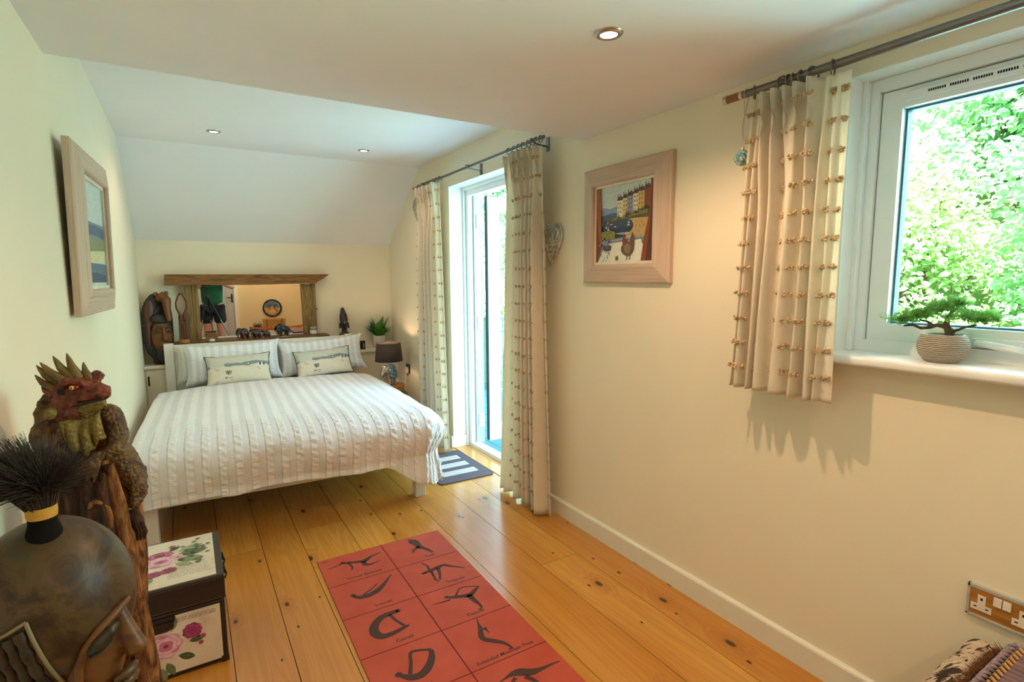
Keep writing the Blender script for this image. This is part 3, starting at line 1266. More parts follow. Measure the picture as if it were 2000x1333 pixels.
# ------------------------------------------------------------------ curtain rods, curtains, hearts, pictures, sockets
def cloth_mat():
    t = NT('cream_curtain_linen')
    v = t.coord()
    f = t.noise(v, 40, 4)
    t.color(t.ramp(f, [(0.3, '#f3e6d0'), (0.7, '#faf0e0')]))
    t.set(Roughness=0.9)
    t.bump(t.noise(v, 300, 2), 0.12, 0.001)
    tl = t.n('ShaderNodeBsdfTranslucent')
    tl.inputs['Color'].default_value = srgb('#f6ecd8')
    mx = t.n('ShaderNodeMixShader')
    mx.inputs[0].default_value = 0.38
    t.l(t.b.outputs[0], mx.inputs[1])
    t.l(tl.outputs[0], mx.inputs[2])
    t.l(mx.outputs[0], t.t.nodes['Material Output'].inputs['Surface'])
    return t.m


M_cloth = cloth_mat()
M_tuft = plain('tan_tufting', '#c4a67c', 0.95, vary=0.3, scale=200, spec=0.1)
M_pole = plain('pewter_pole', '#7d7a76', 0.35, 0.9, vary=0.05)
M_brownw = wood('turned_brown_wood', [(0.3, '#7d4824'), (0.7, '#a8693a')], 'Y', 14, 4, 0.45)
M_brass = plain('pale_metal_cap', '#cbbca6', 0.35, 0.7)


def curtain(name, label, xw, yt, yb, zt, zb, nf, depth, seed, pleats, colu, row0, rowstep, group, flat=(0.0, 0.0), keep=0.09, hemdrop=0.0):
    """yt, yb: (y at the window side, y at the far side) at top and hem; x = xw is the pole line"""
    r = random.Random(seed)
    nu, nv = 200, 60
    H = zt - zb
    ph = [r.uniform(-0.5, 0.5) for _ in range(40)]
    am = [r.uniform(0.55, 1.15) for _ in range(40)]

    def fold(u, v):
        # irregular folds below, gathered pinch pleats above
        k = u * nf + 0.35 * math.sin(u * 9 + seed) + 0.04 * math.sin(v * 3 + seed)
        i = int(k) % 40
        s = math.sin(2 * PI * k + 0.6 * ph[i])
        s = math.copysign(abs(s) ** 0.75, s)
        e = sstep(0, flat[0] + 0.001, u) * sstep(0, flat[1] + 0.001, 1 - u)
        return s * am[i] * e

    def pos(u, v):                       # v = 0 hem, 1 heading
        y0 = lerp(yb[0], yt[0], v ** 0.8)
        y1 = lerp(yb[1], yt[1], v ** 0.8)
        y = lerp(y0, y1, u)
        d = depth * (1.0 - 0.75 * sstep(0.72, 1.0, v)) * (0.9 + 0.2 * noise.noise(Vector((u * 4, v * 2, seed))))
        x = xw - 0.005 + d * fold(u, v)
        top = zt
        hb = (1 - v) * H                 # height below the heading
        for p in pleats:
            q = (u - p) / 0.024
            g = math.exp(-q * q)
            if g > 0.01:
                pin = math.exp(-((hb - 0.10) / 0.035) ** 2)
                fan = sstep(0.10, 0.0, hb)
                x -= g * (0.042 + 0.022 * fan * abs(math.sin(q * 2.6)))* sstep(0.42, 0.02, hb)
                y -= 0.022 * q * g * pin
        z = zb + v * H
        z -= hemdrop * (1 - u) * (1 - v)
        y += 0.006 * math.sin(v * 5 + u * 30 + seed) * (1 - v)
        return Vector((x, y, z))
    mb = MB()
    mb.use(M_cloth)
    mb.grid(pos, nu, nv)
    # rows of tufts, a pair to each
    mb.use(M_tuft)
    z = row0
    while z > zb + 0.03:
        v = (z - zb) / H
        if v < 0.995:
            for c in colu:
                for s in (-1, 1):
                    u = c + s * keep / 10
                    if not 0.004 < u < 0.996:
                        continue
                    p = pos(u, v)
                    q = pos(min(u + 0.004, 1), v) - pos(max(u - 0.004, 0), v)
                    nrm = Vector((-abs(q.y), q.x * (1 if q.y > 0 else -1), 0))
                    if nrm.length < 1e-6:
                        nrm = Vector((-1, 0, 0))
                    nrm.normalize()
                    for k in range(7):
                        o = Vector((r.uniform(-.004, .004), r.uniform(-.0085, .0085), r.uniform(-.0065, .0065)))
                        mb.ball(p + nrm * 0.004 + o, (0.0045, 0.0050, 0.0044), 5, 4)
        z -= rowstep
    o = mb.build(name, None)
    s = o.modifiers.new('thick', 'SOLIDIFY')
    s.thickness = 0.0012
    return tag(o, label, 'curtain', group)


GC = 'tufted cream curtains on metal poles'
def cols(n, j=0.02, seed=1):
    r = random.Random(seed)
    return [(k + 0.5) / n + r.uniform(-j, j) for k in range(n)]


curtain('curtain', 'long tufted cream curtain hung between the open door and the wire heart by the picture', 1.69, (2.44, 2.80), (2.36, 2.895), 2.085, 0.018,
        7.0, 0.046, 3, [0.08, 0.22, 0.36, 0.5, 0.64, 0.78, 0.92], cols(9, 0.015, 2), 2.03, 0.100, GC, (0.12, 0.02))
curtain('curtain', 'long tufted cream curtain between the open door and the bedside lamp', 1.69, (3.80, 4.19), (3.70, 4.27), 2.10, 0.02,
        6.5, 0.044, 8, [0.08, 0.24, 0.4, 0.56, 0.72, 0.9], cols(9, 0.015, 4), 2.04, 0.100, GC, (0.08, 0.02))
curtain('curtain', 'short tufted cream curtain hanging at the edge of the window with the bonsai', 1.685, (0.865, 1.185), (0.868, 1.225), 1.970, 0.985,
        7.5, 0.042, 5, [0.30, 0.44, 0.56, 0.66, 0.78], [0.04, 0.13, 0.30, 0.45, 0.58, 0.72, 0.88, 0.975], 1.922, 0.086, GC, (0.28, 0.05), hemdrop=-0.0)


def rod(name, label, x, y0, y1, z, rr, rings, brackets, caps, ringr=0.019):
    root = thing(name, label, 'curtain pole', (x, y0, z), 0, 'metal curtain poles')
    mb = MB()
    mb.cyl((0, 0, 0), (0, y1 - y0, 0), rr, 18)
    mb.build('pole', M_pole, root)
    for y, sgn in caps:
        a = y - y0
        mb = MB()
        mb.use(M_brass).cyl((0, a, 0), (0, a + sgn * 0.012, 0), rr * 1.12, 16)
        mb.use(M_brownw).cyl((0, a + sgn * 0.012, 0), (0, a + sgn * 0.062, 0), rr * 1.08, 16)
        mb.use(M_brass).cyl((0, a + sgn * 0.062, 0), (0, a + sgn * 0.076, 0), rr * 1.15, 16)
        mb.build('finial', None, root)
    for y in brackets:
        a = y - y0
        mb = MB()
        mb.tube([(0, a, -rr), (0.03, a, -rr - 0.006), (1.79 - x - 0.004, a, -rr - 0.012)], 0.0055, 8)
        mb.tube([(0.004, a, rr + 0.003), (-rr - 0.003, a, 0), (0.004, a, -rr - 0.003)], 0.004, 8)
        mb.ball((-rr - 0.006, a, 0.004), 0.009, 10, 7)
        mb.box((1.79 - x - 0.007, a - 0.013, -0.045), (1.79 - x, a + 0.013, 0.03))
        mb.build('bracket', M_pole, root)
    first = None
    for y in rings:
        a = y - y0
        if first is None:
            mb = MB()
            pts = [(math.cos(2 * PI * k / 20) * ringr, 0, math.sin(2 * PI * k / 20) * ringr) for k in range(20)]
            mb.tube(pts, 0.0026, 6, closed=True)
            mb.tube([(0, 0, -ringr), (0, 0.003, -ringr - 0.012)], 0.0018, 6)
            first = mb.build('curtain_ring', M_pole, root)
            first.location = (0, a, rr - ringr + 0.003)
            first.rotation_euler = (0, 0, 0.25)
        else:
            o = first.copy()
            COL.objects.link(o)
            o.parent = root
            o.location = (0, a, rr - ringr + 0.003)
            o.rotation_euler = (0, 0, rng.uniform(-0.5, 0.5))
    return root


rod('curtain_pole', 'grey metal curtain pole above the open balcony door', 1.69, 2.43, 4.27, 2.128, 0.0095,
    [2.46, 2.50, 2.54, 2.58, 2.63, 2.68, 2.73, 2.79, 3.80, 3.86, 3.92, 3.98, 4.04, 4.10, 4.16, 4.22], [2.53, 3.32, 4.12],
    [(4.27, 1)], 0.017)
rod('curtain_pole', 'grey metal curtain pole over the window, with a brown wooden end', 1.69, -0.55, 1.225, 2.002, 0.0125,
    [0.925, 0.985, 1.022, 1.050, 1.062, 1.085, 1.182, -0.30, -0.36, -0.42], [1.070, -0.48], [(1.225, 1)], 0.022)

# ---- painted glass bauble on a ribbon
bau = thing('hanging_bauble', 'painted teal and white bauble on a ribbon at the wooden pole end', 'ornament', (1.688, 1.218, 1.762))
t = NT('painted_teal_swirls')
v = t.coord(scale=(1, 1, 1))
n1 = t.noise(v, 42, 4, 0.6, 2.0)
t.color(t.ramp(n1, [(0.35, '#2f5c62'), (0.48, '#6f9a9c'), (0.56, '#c9d0c4'), (0.7, '#8a8f84')]))
t.set(Roughness=0.25)
mb = MB()
mb.ball((0, 0, 0.027), (0.027, 0.027, 0.027), 20, 14)
mb.build('ball', t.m, bau)
mb = MB()
mb.cyl((0, 0, 0.052), (0, 0, 0.062), 0.006, 10)
mb.build('cap', M_brass, bau)
mb = MB()
mb.tube([(0, 0, 0.06), (0, -0.003, 0.14), (-0.0145, -0.008, 0.235), (-0.010, -0.008, 0.2505), (0.0, -0.008, 0.2555), (0.010, -0.008, 0.2505), (0.0145, -0.006, 0.235), (0.001, 0.004, 0.14), (0, 0, 0.062)], 0.0022, 6, flat=0.4)
mb.build('ribbon', plain('lilac_ribbon', '#cdbdb2', 0.6), bau)

# ---- wire hearts on the wall
M_wire = plain('silver_white_wire', '#d9d4ca', 0.25, 0.75, vary=0.2, scale=80)


def heart_xy(t, w, h):
    x = 16 * math.sin(t) ** 3
    y = 13 * math.cos(t) - 5 * math.cos(2 * t) - 2 * math.cos(3 * t) - math.cos(4 * t)
    return x / 32 * w, (y + 17) / 29.5 * h


def heart(y, z, w, h, label, seed, tilt=0.0):
    root = thing('wire_heart', label, 'heart ornament', (1.775, y, z), 0, 'woven wire hearts on the wall')
    root.rotation_euler = (tilt, 0, 0)
    mb = MB()
    out = [heart_xy(2 * PI * k / 60, w, h) for k in range(60)]
    mb.tube([(0, a, b) for a, b in out], 0.0032, 6, closed=True)
    mb.build('rim', M_wire, root)
    r = random.Random(seed)
    mb = MB()

    def dome(t, k):
        a, b = heart_xy(t, w, h)
        cy, cz = 0, h * 0.58
        return Vector((-0.042 * (1 - k * k), a * k, cz + (b - cz) * k))
    for q in range(130):
        t0, k0 = r.uniform(0, 2 * PI), r.uniform(0.1, 1)
        t1, k1 = t0 + r.uniform(-1.4, 1.4), min(1, max(0.05, k0 + r.uniform(-.5, .5)))
        pts = []
        for i in range(8):
            f = i / 7
            p = dome(lerp(t0, t1, f) + 0.18 * math.sin(f * 9 + q), lerp(k0, k1, f) * (1 + 0.05 * math.sin(f * 11 + q)))
            p.x += r.uniform(-.002, .002)
            pts.append(p)
        mb.tube(pts, r.uniform(0.0013, 0.0026), 4, cap=False)
    mb.build('woven_wire', M_wire, root)
    mb = MB()
    mb.tube([(0.0, 0, h * 0.86), (0.006, 0, h * 0.95), (0.012, 0, h * 0.99)], 0.0015, 5)
    mb.build('hanging_loop', M_wire, root)
    return root


heart(2.463, 1.445, 0.165, 0.235, 'silvery woven wire heart between the long curtain and the harbour picture', 4)
heart(4.46, 1.85, 0.185, 0.235, 'silvery woven wire heart behind the curtain beside the sloping ceiling', 9)

# ---- framed pictures
M_limed = wood('limed_oak_frame', [(0.25, '#b89a84'), (0.5, '#cdb29b'), (0.8, '#d8c3ae')], 'Z', 40, 3, 0.6, 0.35)
M_limedx = wood('limed_oak_frame_cross', [(0.25, '#b89a84'), (0.5, '#cdb29b'), (0.8, '#d8c3ae')], 'X', 40, 3, 0.6, 0.35)
M_slip = plain('cream_picture_slip', '#e6dcc6', 0.6)


def art(name, c):
    return plain('paint_' + name, c, 0.55, vary=0.14, scale=90)


def picture(name, label, loc, rz, size, shapes, lean=0.0):
    root = thing(name, label, 'picture', loc, rz, 'framed harbour pictures')
    root.rotation_euler = Euler((lean, 0, rz))
    w, h = size
    fw = 0.088
    # frame: low outer edge, rising to the inner edge, then a step down to the slip
    prof = [(0.0, 0.0), (0.0, 0.020), (0.006, 0.024), (fw - 0.012, 0.040), (fw - 0.006, 0.040), (fw, 0.034), (fw, 0.0)]
    O = [(-w / 2, 0), (w / 2, 0), (w / 2, h), (-w / 2, h)]
    D = [(1, 1), (-1, 1), (-1, -1), (1, -1)]
    for k in range(4):
        q = (k + 1) % 4
        mb = MB()
        rows = []
        for cc in (k, q):
            rows.append([(O[cc][0] + D[cc][0] * a, -d, O[cc][1] + D[cc][1] * a) for a, d in prof])
        n = len(prof)
        mb.add(rows[0] + rows[1], [(i, (i + 1) % n, n + (i + 1) % n, n + i) for i in range(n)] + [tuple(range(n))[::-1], tuple(range(n, 2 * n))], False)
        mb.build('frame_bar', M_limedx if k % 2 == 0 else M_limed, root, bevel=0.0012)
    mb = MB()
    a, b = fw - 0.002, fw + 0.012
    for k in range(4):
        q = (k + 1) % 4
        pts = []
        for cc, e in ((k, a), (q, a), (q, b), (k, b)):
            pts.append((O[cc][0] + D[cc][0] * e, -0.024, O[cc][1] + D[cc][1] * e))
        mb.prism(pts, (0, 0.012, 0))
    mb.build('slip', M_slip, root)
    iw, ih = w - 2 * b, h - 2 * b
    mb = MB()
    mb.use(art('sky', '#c9d3cf')).box((-iw / 2, -0.016, b), (iw / 2, -0.006, b + ih))
    for k, (col, pts) in enumerate(shapes):
        nm = 'c' + col.strip('#')
        mb.use(art(nm, col))
        mb.poly([(-iw / 2 + px * iw, -0.0163 - 0.00006 * k, b + py * ih) for px, py in pts])
    mb.build('painted_panel', None, root)
    return root


def quad(x0, y0, x1, y1):
    return [(x0, y0), (x1, y0), (x1, y1), (x0, y1)]


def oval(cx, cy, rx, ry, n=16, a0=0.0, a1=2 * PI):
    return [(cx + rx * math.cos(a0 + (a1 - a0) * k / n), cy + ry * math.sin(a0 + (a1 - a0) * k / n)) for k in range(n)]


S = []
r = random.Random(21)
S.append(('#8f9fb4', [(0.05, 0.55), (0.45, 0.55), (0.45, 0.76), (0.36, 0.73), (0.24, 0.71), (0.14, 0.735), (0.05, 0.72)]))
S.append(('#55677f', [(0.05, 0.52), (0.45, 0.52), (0.45, 0.66), (0.2, 0.64), (0.05, 0.62)]))
S.append(('#454f6a', quad(0.05, 0.38, 0.75, 0.56)))
S.append(('#384058', [(0.05, 0.38), (0.7, 0.38), (0.7, 0.44), (0.05, 0.46)]))
S.append(('#cda86a', [(0.96, 0.30), (0.50, 0.34), (0.60, 0.37), (0.655, 0.42), (0.67, 0.47), (0.64, 0.52), (0.6, 0.545), (0.96, 0.58)]))
S.append(('#5d5a36', [(0.20, 0.51), (0.40, 0.54), (0.68, 0.55), (0.96, 0.54), (0.96, 0.68), (0.62, 0.66), (0.44, 0.61), (0.28, 0.58), (0.19, 0.535)]))
S.append(('#8a7f4e', [(0.26, 0.545), (0.55, 0.565), (0.9, 0.60), (0.9, 0.66), (0.5, 0.61), (0.3, 0.58)]))
hx = [0.375, 0.475, 0.56, 0.665, 0.75, 0.855, 0.955]
for k, c in enumerate(['#e4dcc0', '#d9c383', '#9c95a8', '#e2d6ae', '#d3ae62', '#8f4a32']):
    yb0, yt0 = 0.585 + 0.017 * k, 0.80 + 0.018 * k
    S.append((c, quad(hx[k], yb0, hx[k + 1], yt0)))
    S.append(('#5a463c', [(hx[k] - 0.008, yt0), (hx[k + 1] + 0.006, yt0), (hx[k + 1] - 0.01, yt0 + 0.045), (hx[k] + 0.06, yt0 + 0.06), (hx[k] + 0.01, yt0 + 0.035)]))
    S.append(('#4a3a34', quad(hx[k] + 0.012, yt0 + 0.02, hx[k] + 0.024, yt0 + 0.085)))
    S.append(('#6b5747', quad(hx[k] + 0.06, yt0 + 0.02, hx[k] + 0.068, yt0 + 0.075)))
    for q in range(3):
        for j in range(2):
            S.append(('#5c564e', quad(hx[k] + 0.02 + j * 0.04, yt0 - 0.05 - q * 0.055, hx[k] + 0.034 + j * 0.04, yt0 - 0.028 - q * 0.055)))
    for q in range(4):
        a = hx[k] + r.uniform(0, 0.09)
        S.append((r.choice(['#4f5433', '#3b4029', '#77744a']), [(a - 0.012, yb0 - 0.03), (a + 0.012, yb0 - 0.03), (a, yb0 + r.uniform(0.02, 0.06))]))
for k in range(12):
    a, b = r.uniform(0.08, 0.6), r.uniform(0.41, 0.57)
    S.append((r.choice(['#e5e3d8', '#d8d6cc', '#2c3242']), [(a, b), (a + 0.05, b), (a + 0.04, b - 0.012), (a + 0.01, b - 0.012)]))
    if k % 2:
        S.append(('#e8e2d2', [(a + 0.02, b), (a + 0.03, b), (a + 0.025, b + 0.06)]))
S.append(('#8d873f', [(0.05, 0.30), (0.36, 0.30), (0.36, 0.395), (0.27, 0.42), (0.16, 0.415), (0.05, 0.40)]))
for k in range(16):
    a, b = r.uniform(0.07, 0.34), r.uniform(0.31, 0.40)
    S.append((r.choice(['#7c7c2e', '#aaa452', '#5a6a2c']), oval(a, b, 0.012, 0.012, 8)))
S.append(('#3a3532', [(0.36, 0.31), (0.56, 0.33), (0.55, 0.345), (0.36, 0.37)]))
S.append(('#9aa0a4', [(0.05, 0.28), (0.95, 0.33), (0.95, 0.305), (0.05, 0.25)]))
S.append(('#7d858c', [(0.05, 0.25), (0.95, 0.305), (0.95, 0.25), (0.05, 0.2)]))
S.append(('#e6e2d2', [(0.04, 0.0), (0.93, 0.0), (0.82, 0.275), (0.20, 0.245)]))
S.append(('#a65a28', [(0.0, 0.0), (0.03, 0.0), (0.12, 0.22), (0.10, 0.5), (0.075, 1.0), (0.0, 1.0)]))
S.append(('#7c3e1c', [(0.0, 0.0), (0.03, 0.0), (0.10, 0.2), (0.05, 0.35), (0.02, 0.6), (0.0, 0.6)]))
S.append(('#8a4524', [(0.82, 0.0), (1.0, 0.0), (1.0, 1.0), (0.965, 1.0), (0.95, 0.6), (0.87, 0.3)]))
S.append(('#5d2b16', [(0.90, 0.0), (1.0, 0.0), (1.0, 1.0), (0.985, 1.0), (0.97, 0.5), (0.93, 0.25)]))
for k in range(26):
    a, b = 0.21 + r.gauss(0, 0.055), 0.235 + r.gauss(0, 0.04)
    S.append((r.choice(['#4a4660', '#6d6a86', '#2c2c38', '#8a86a0']), oval(a, b, 0.016, 0.018, 8)))
S.append(('#4b463f', [(0.16, 0.15), (0.29, 0.15), (0.31, 0.22), (0.14, 0.22)]))
for k in range(16):
    a, b = 0.225 + r.gauss(0, 0.05), 0.09 + r.gauss(0, 0.04)
    S.append((r.choice(['#55504a', '#8b867a']), [(a, b), (a + 0.02, b + 0.01), (a + 0.005, b + 0.025)]))
S.append(('#6d7440', oval(0.41, 0.045, 0.03, 0.033, 12)))
S.append(('#6a4f38', [(0.60, 0.30), (0.545, 0.24), (0.49, 0.20), (0.485, 0.14), (0.53, 0.09), (0.60, 0.065), (0.67, 0.085), (0.71, 0.14), (0.72, 0.22), (0.715, 0.31), (0.68, 0.375), (0.655, 0.31), (0.635, 0.25), (0.61, 0.255)]))
S.append(('#8d745a', [(0.53, 0.20), (0.56, 0.12), (0.62, 0.10), (0.66, 0.16), (0.64, 0.22), (0.58, 0.23)]))
S.append(('#8e3a34', [(0.515, 0.21), (0.575, 0.24), (0.565, 0.30), (0.55, 0.33), (0.53, 0.345), (0.52, 0.315), (0.505, 0.27)]))
S.append(('#b0483c', [(0.525, 0.33), (0.55, 0.335), (0.545, 0.37), (0.53, 0.365)]))
S.append(('#4a3a2c', quad(0.585, 0.02, 0.60, 0.075)))
S.append(('#4a3a2c', quad(0.635, 0.02, 0.65, 0.08)))
for k in range(5):
    S.append(('#5a4636', [(0.74 + k * .03, 0.43 + (k % 2) * .05), (0.75 + k * .03, 0.43 + (k % 2) * .05), (0.745 + k * .03, 0.47 + (k % 2) * .05)]))
picture('framed_picture', 'framed harbour picture with a brown hen, hanging on the wall beside the wire heart', (1.788, 1.893, 1.352), R(-90), (0.575, 0.556), S)

S2 = []
S2.append(('#7d8c9c', quad(0, 0.44, 1, 0.62)))
S2.append(('#55687f', [(0, 0.46), (0.5, 0.50), (1, 0.48), (1, 0.58), (0.6, 0.60), (0, 0.57)]))
S2.append(('#8b8f6a', [(0, 0.30), (1, 0.32), (1, 0.46), (0.6, 0.48), (0, 0.44)]))
S2.append(('#d8cf9e', [(0, 0.22), (1, 0.24), (1, 0.36), (0.5, 0.34), (0, 0.31)]))
S2.append(('#5f7389', quad(0, 0.03, 1, 0.22)))
S2.append(('#3f5068', [(0, 0.03), (1, 0.03), (1, 0.10), (0.5, 0.13), (0, 0.12)]))
picture('framed_picture', 'framed seascape seen edge-on, hanging on the pale left wall above the dragon', (-0.298, 2.505, 1.262), R(90 - 3.2), (0.58, 0.572), S2, lean=R(1.2))

# ---- sockets
M_oakp = wood('oak_socket_plate', [(0.3, '#96601f'), (0.7, '#bd8237')], 'Y', 20, 3, 0.4)
M_chrome = plain('polished_chrome', '#c3c6be', 0.25, 0.35, vary=0.02)
M_cream = plain('cream_socket_plastic', '#e9dccb', 0.4)


def socket(name, label, y, z, x=1.79):
    root = thing(name, label, 'socket', (x, y, z))
    w, h = 0.150, 0.090
    mb = MB()
    for lo, hi in (((-0.011, -w / 2, -h / 2), (0, w / 2, -h / 2 + 0.007)), ((-0.011, -w / 2, h / 2 - 0.010), (0, w / 2, h / 2)),
                   ((-0.011, -w / 2, -h / 2), (0, -w / 2 + 0.007, h / 2)), ((-0.011, w / 2 - 0.007, -h / 2), (0, w / 2, h / 2))):
        mb.box(lo, hi)
    mb.build('chrome_edge', M_chrome, root, bevel=0.0015)
    mb = MB()
    mb.box((-0.009, -w / 2 + 0.004, -h / 2 + 0.004), (0, w / 2 - 0.004, h / 2 - 0.006))
    mb.build('plate', M_oakp, root)
    for s in (-1, 1):
        cy = -s * 0.0425
        mb = MB()
        mb.use(M_cream)
        mb.box((-0.0104, cy - 0.0085, -0.006), (-0.006, cy + 0.0085, 0.020))
        mb.box((-0.0105, cy - 0.022, -0.024), (-0.006, cy + 0.022, -0.006))
        mb.use(M_dark)
        mb.box((-0.0108, cy - 0.0025, 0.006), (-0.0085, cy + 0.0025, 0.013))
        mb.box((-0.0108, cy - 0.016, -0.016), (-0.0085, cy - 0.009, -0.0125))
        mb.box((-0.0108, cy + 0.009, -0.016), (-0.0085, cy + 0.016, -0.0125))
        mb.build('outlet', None, root)
        mb = MB()
        mb.box((-0.0135, -s * 0.0095 - 0.0085, 0.006), (-0.006, -s * 0.0095 + 0.0085, 0.030), rot=(0, R(6), 0))
        mb.build('switch', M_cream, root, bevel=0.001)
    return root


socket('wall_socket', 'double wall socket with oak face and chrome edge above the patterned seat', 0.448, 0.497)
sk = thing('wall_socket', 'small dark framed wall socket beside the bedside lamp, plug in it', 'socket', (1.79, 4.86, 0.515))
mb = MB()
mb.box((-0.009, -0.045, -0.045), (0, 0.045, 0.045))
mb.build('plate', plain('dark_bronze_plate', '#4a4038', 0.35, 0.6), sk, bevel=0.002)
pl = thing('plug', 'white three pin plug with a hanging flex beside the lamp', 'plug', (1.781, 4.87, 0.505))
mb = MB()
mb.prism([(0, -0.026, -0.03), (0, 0.026, -0.03), (0, 0.026, 0.008), (0, 0.014, 0.024), (0, -0.014, 0.024), (0, -0.026, 0.008)], (-0.022, 0, 0))
mb.build('plug_body', M_cream, pl, bevel=0.004)
mb = MB()
mb.tube([(-0.012, 0, -0.03), (-0.02, 0.0, -0.07), (-0.05, -0.03, -0.30), (-0.06, -0.04, -0.46), (-0.06, -0.08, -0.50)], 0.003, 6)
mb.build('flex', M_cream, pl)
# ------------------------------------------------------------------ timber mirror over the bed and the things on it and on the ledge
M_beam = wood('old_brown_timber', [(0.25, '#38200d'), (0.42, '#6b4420'), (0.55, '#8d602e'), (0.66, '#5f3b1a'), (0.85, '#7d5428')], 'X', 11, 2.6, 0.7, 0.5, 1.5)
M_post = wood('old_brown_post', [(0.25, '#3c2912'), (0.42, '#74562c'), (0.54, '#9a7c48'), (0.64, '#5c4220'), (0.85, '#8a6a3a')], 'Z', 18, 2.6, 0.75, 0.5, 1.5)
M_mirror = NT('mirror_glass')
M_mirror.color('#f2f2ee')
M_mirror.set(Metallic=1.0, Roughness=0.0)
M_mirror = M_mirror.m

mir = thing('timber_mirror', 'mirror in a frame of old timber beams above the headboard', 'mirror', (0.52, YB, 0.0))
mb = MB()
x0, x1 = -0.667, 0.645
mb.prism([(x0, -0.115, 1.337), (x0 + 0.008, -0.115, 1.427), (x1, -0.115, 1.424), (x1 - 0.055, -0.115, 1.385), (x1 - 0.13, -0.115, 1.342), (0.0, -0.115, 1.333)], (0, 0.113, 0))
mb.build('top_beam', M_beam, mir, bevel=0.006)
for a, b, c, d in ((-0.530, -0.432, -0.508, -0.428), (0.392, 0.520, 0.400, 0.520)):
    mb = MB()
    mb.prism([(c, -0.075, 0.862), (d, -0.075, 0.862), (b, -0.075, 1.337), (a, -0.075, 1.337)], (0, 0.073, 0))
    mb.build('side_post', M_post, mir, bevel=0.006)
mb = MB()
mb.box((-0.630, -0.165, 0.826), (0.612, -0.002, 0.862))
mb.build('bottom_shelf', M_beam, mir, bevel=0.005)
mb = MB()
mb.cyl((0.52, -0.04, 1.10), (0.535, -0.04, 1.10), 0.008)
mb.build('peg', M_post, mir)
mb = MB()
mb.box((-0.487, -0.004, 0.840), (0.487, 0.0, 1.375))
pane = mb.build('mirror_pane', M_mirror, mir)
pane.location = (-0.02, -0.036, 0)
pane.rotation_euler = (0, 0, R(-1.63))

# ---- carved face on the ledge
M_mblack = plain('dark_stained_carving', '#2e2a25', 0.45, vary=0.3, scale=20, bump=0.2)
M_morange = wood('orange_brown_carving', [(0.25, '#40230f'), (0.5, '#75461d'), (0.8, '#94602c')], 'Z', 8, 6, 0.4, 0.2)
mk = thing('carved_mask', 'tall dark carved wooden face leaning on the ledge in the corner', 'mask', (-0.200, 5.228, 0.692), R(20))
mk.scale = (1.10, 1.0, 1.12)
# local: face looks along -y, x across, z up
mb = MB()
for k in range(24):
    f = k / 23
    z = 0.02 + f * 0.47
    wv = 0.095 * (1 - abs(2 * f - 1.06) ** 3.5) ** 0.5 if abs(2 * f - 1.06) < 1 else 0.02
    wv = max(wv, 0.045)
    mb.ball((-0.012, 0.0, z), (wv * 1.12, 0.030, 0.03), 14, 8)
mb.ball((0, -0.02, 0.10), (0.060, 0.045, 0.085), 14, 10)
me = sculpt(mb, 0.006, 4)
skin_obj('back_shell', me, M_mblack, mk)
mb = MB()
mb.ball((-0.060, -0.016, 0.375), (0.040, 0.020, 0.10), 16, 12)
mb.ball((-0.080, -0.010, 0.25), (0.020, 0.022, 0.13), 12, 10)
skin_obj('side_panel', sculpt(mb, 0.005, 2), wood('red_brown_panel', [(0.3, '#452417'), (0.7, '#6e4028')], 'Z', 8, 6, 0.4), mk)
mb = MB()
mb.ball((0, -0.035, 0.205), (0.072, 0.045, 0.125), 20, 14)
mb.ball((0, -0.060, 0.14), (0.045, 0.035, 0.055), 16, 10)
mb.tube([(0, -0.072, 0.275), (0, -0.092, 0.225), (0, -0.112, 0.185), (0, -0.094, 0.176)], [0.010, 0.012, 0.019, 0.010], 10)
mb.ball((-0.016, -0.088, 0.183), 0.011, 10, 7)
mb.ball((0.016, -0.088, 0.183), 0.011, 10, 7)
for s in (-1, 1):
    mb.tube([(s * 0.012, -0.083, 0.268), (s * 0.036, -0.081, 0.280), (s * 0.062, -0.060, 0.262)], [0.007, 0.009, 0.006], 8)
    mb.tube([(s * 0.018, -0.077, 0.236), (s * 0.036, -0.078, 0.242), (s * 0.056, -0.064, 0.234)], [0.005, 0.010, 0.005], 8)
mb.tube([(-0.034, -0.084, 0.140), (0, -0.099, 0.146), (0.034, -0.084, 0.140)], [0.006, 0.010, 0.006], 8)
mb.tube([(-0.030, -0.084, 0.126), (0, -0.098, 0.121), (0.030, -0.084, 0.126)], [0.006, 0.010, 0.006], 8)
me = sculpt(mb, 0.004, 2)
skin_obj('face', me, M_morange, mk)
mb = MB()
mb.tube([(-0.050, -0.080, 0.268), (-0.035, -0.090, 0.278), (-0.012, -0.093, 0.266)], 0.004, 6)
mb.tube([(0.050, -0.080, 0.268), (0.035, -0.090, 0.278), (0.012, -0.093, 0.266)], 0.004, 6)
mb.tube([(-0.032, -0.094, 0.133), (0, -0.107, 0.134), (0.032, -0.094, 0.133)], 0.0035, 6)
mb.tube([(-0.056, -0.070, 0.24), (-0.036, -0.086, 0.243), (-0.018, -0.082, 0.238)], 0.003, 6)
mb.tube([(0.056, -0.070, 0.24), (0.036, -0.086, 0.243), (0.018, -0.082, 0.238)], 0.003, 6)
mb.build('carved_lines', M_mblack, mk)
mb = MB()
mb.ball((0, -0.050, 0.082), (0.050, 0.036, 0.075), 16, 10)
mb.ball((0, -0.045, 0.045), (0.034, 0.028, 0.045), 14, 10)
skin_obj('beard', sculpt(mb, 0.005, 2), M_mblack, mk)
mb = MB()
mb.prism([(-0.074, -0.030, 0.318), (0.074, -0.030, 0.318), (0.035, -0.045, 0.40), (0.0, -0.05, 0.435), (-0.035, -0.045, 0.40)], (0, 0.035, 0))
mb.ball((0, -0.05, 0.335), (0.070, 0.028, 0.040), 16, 8)
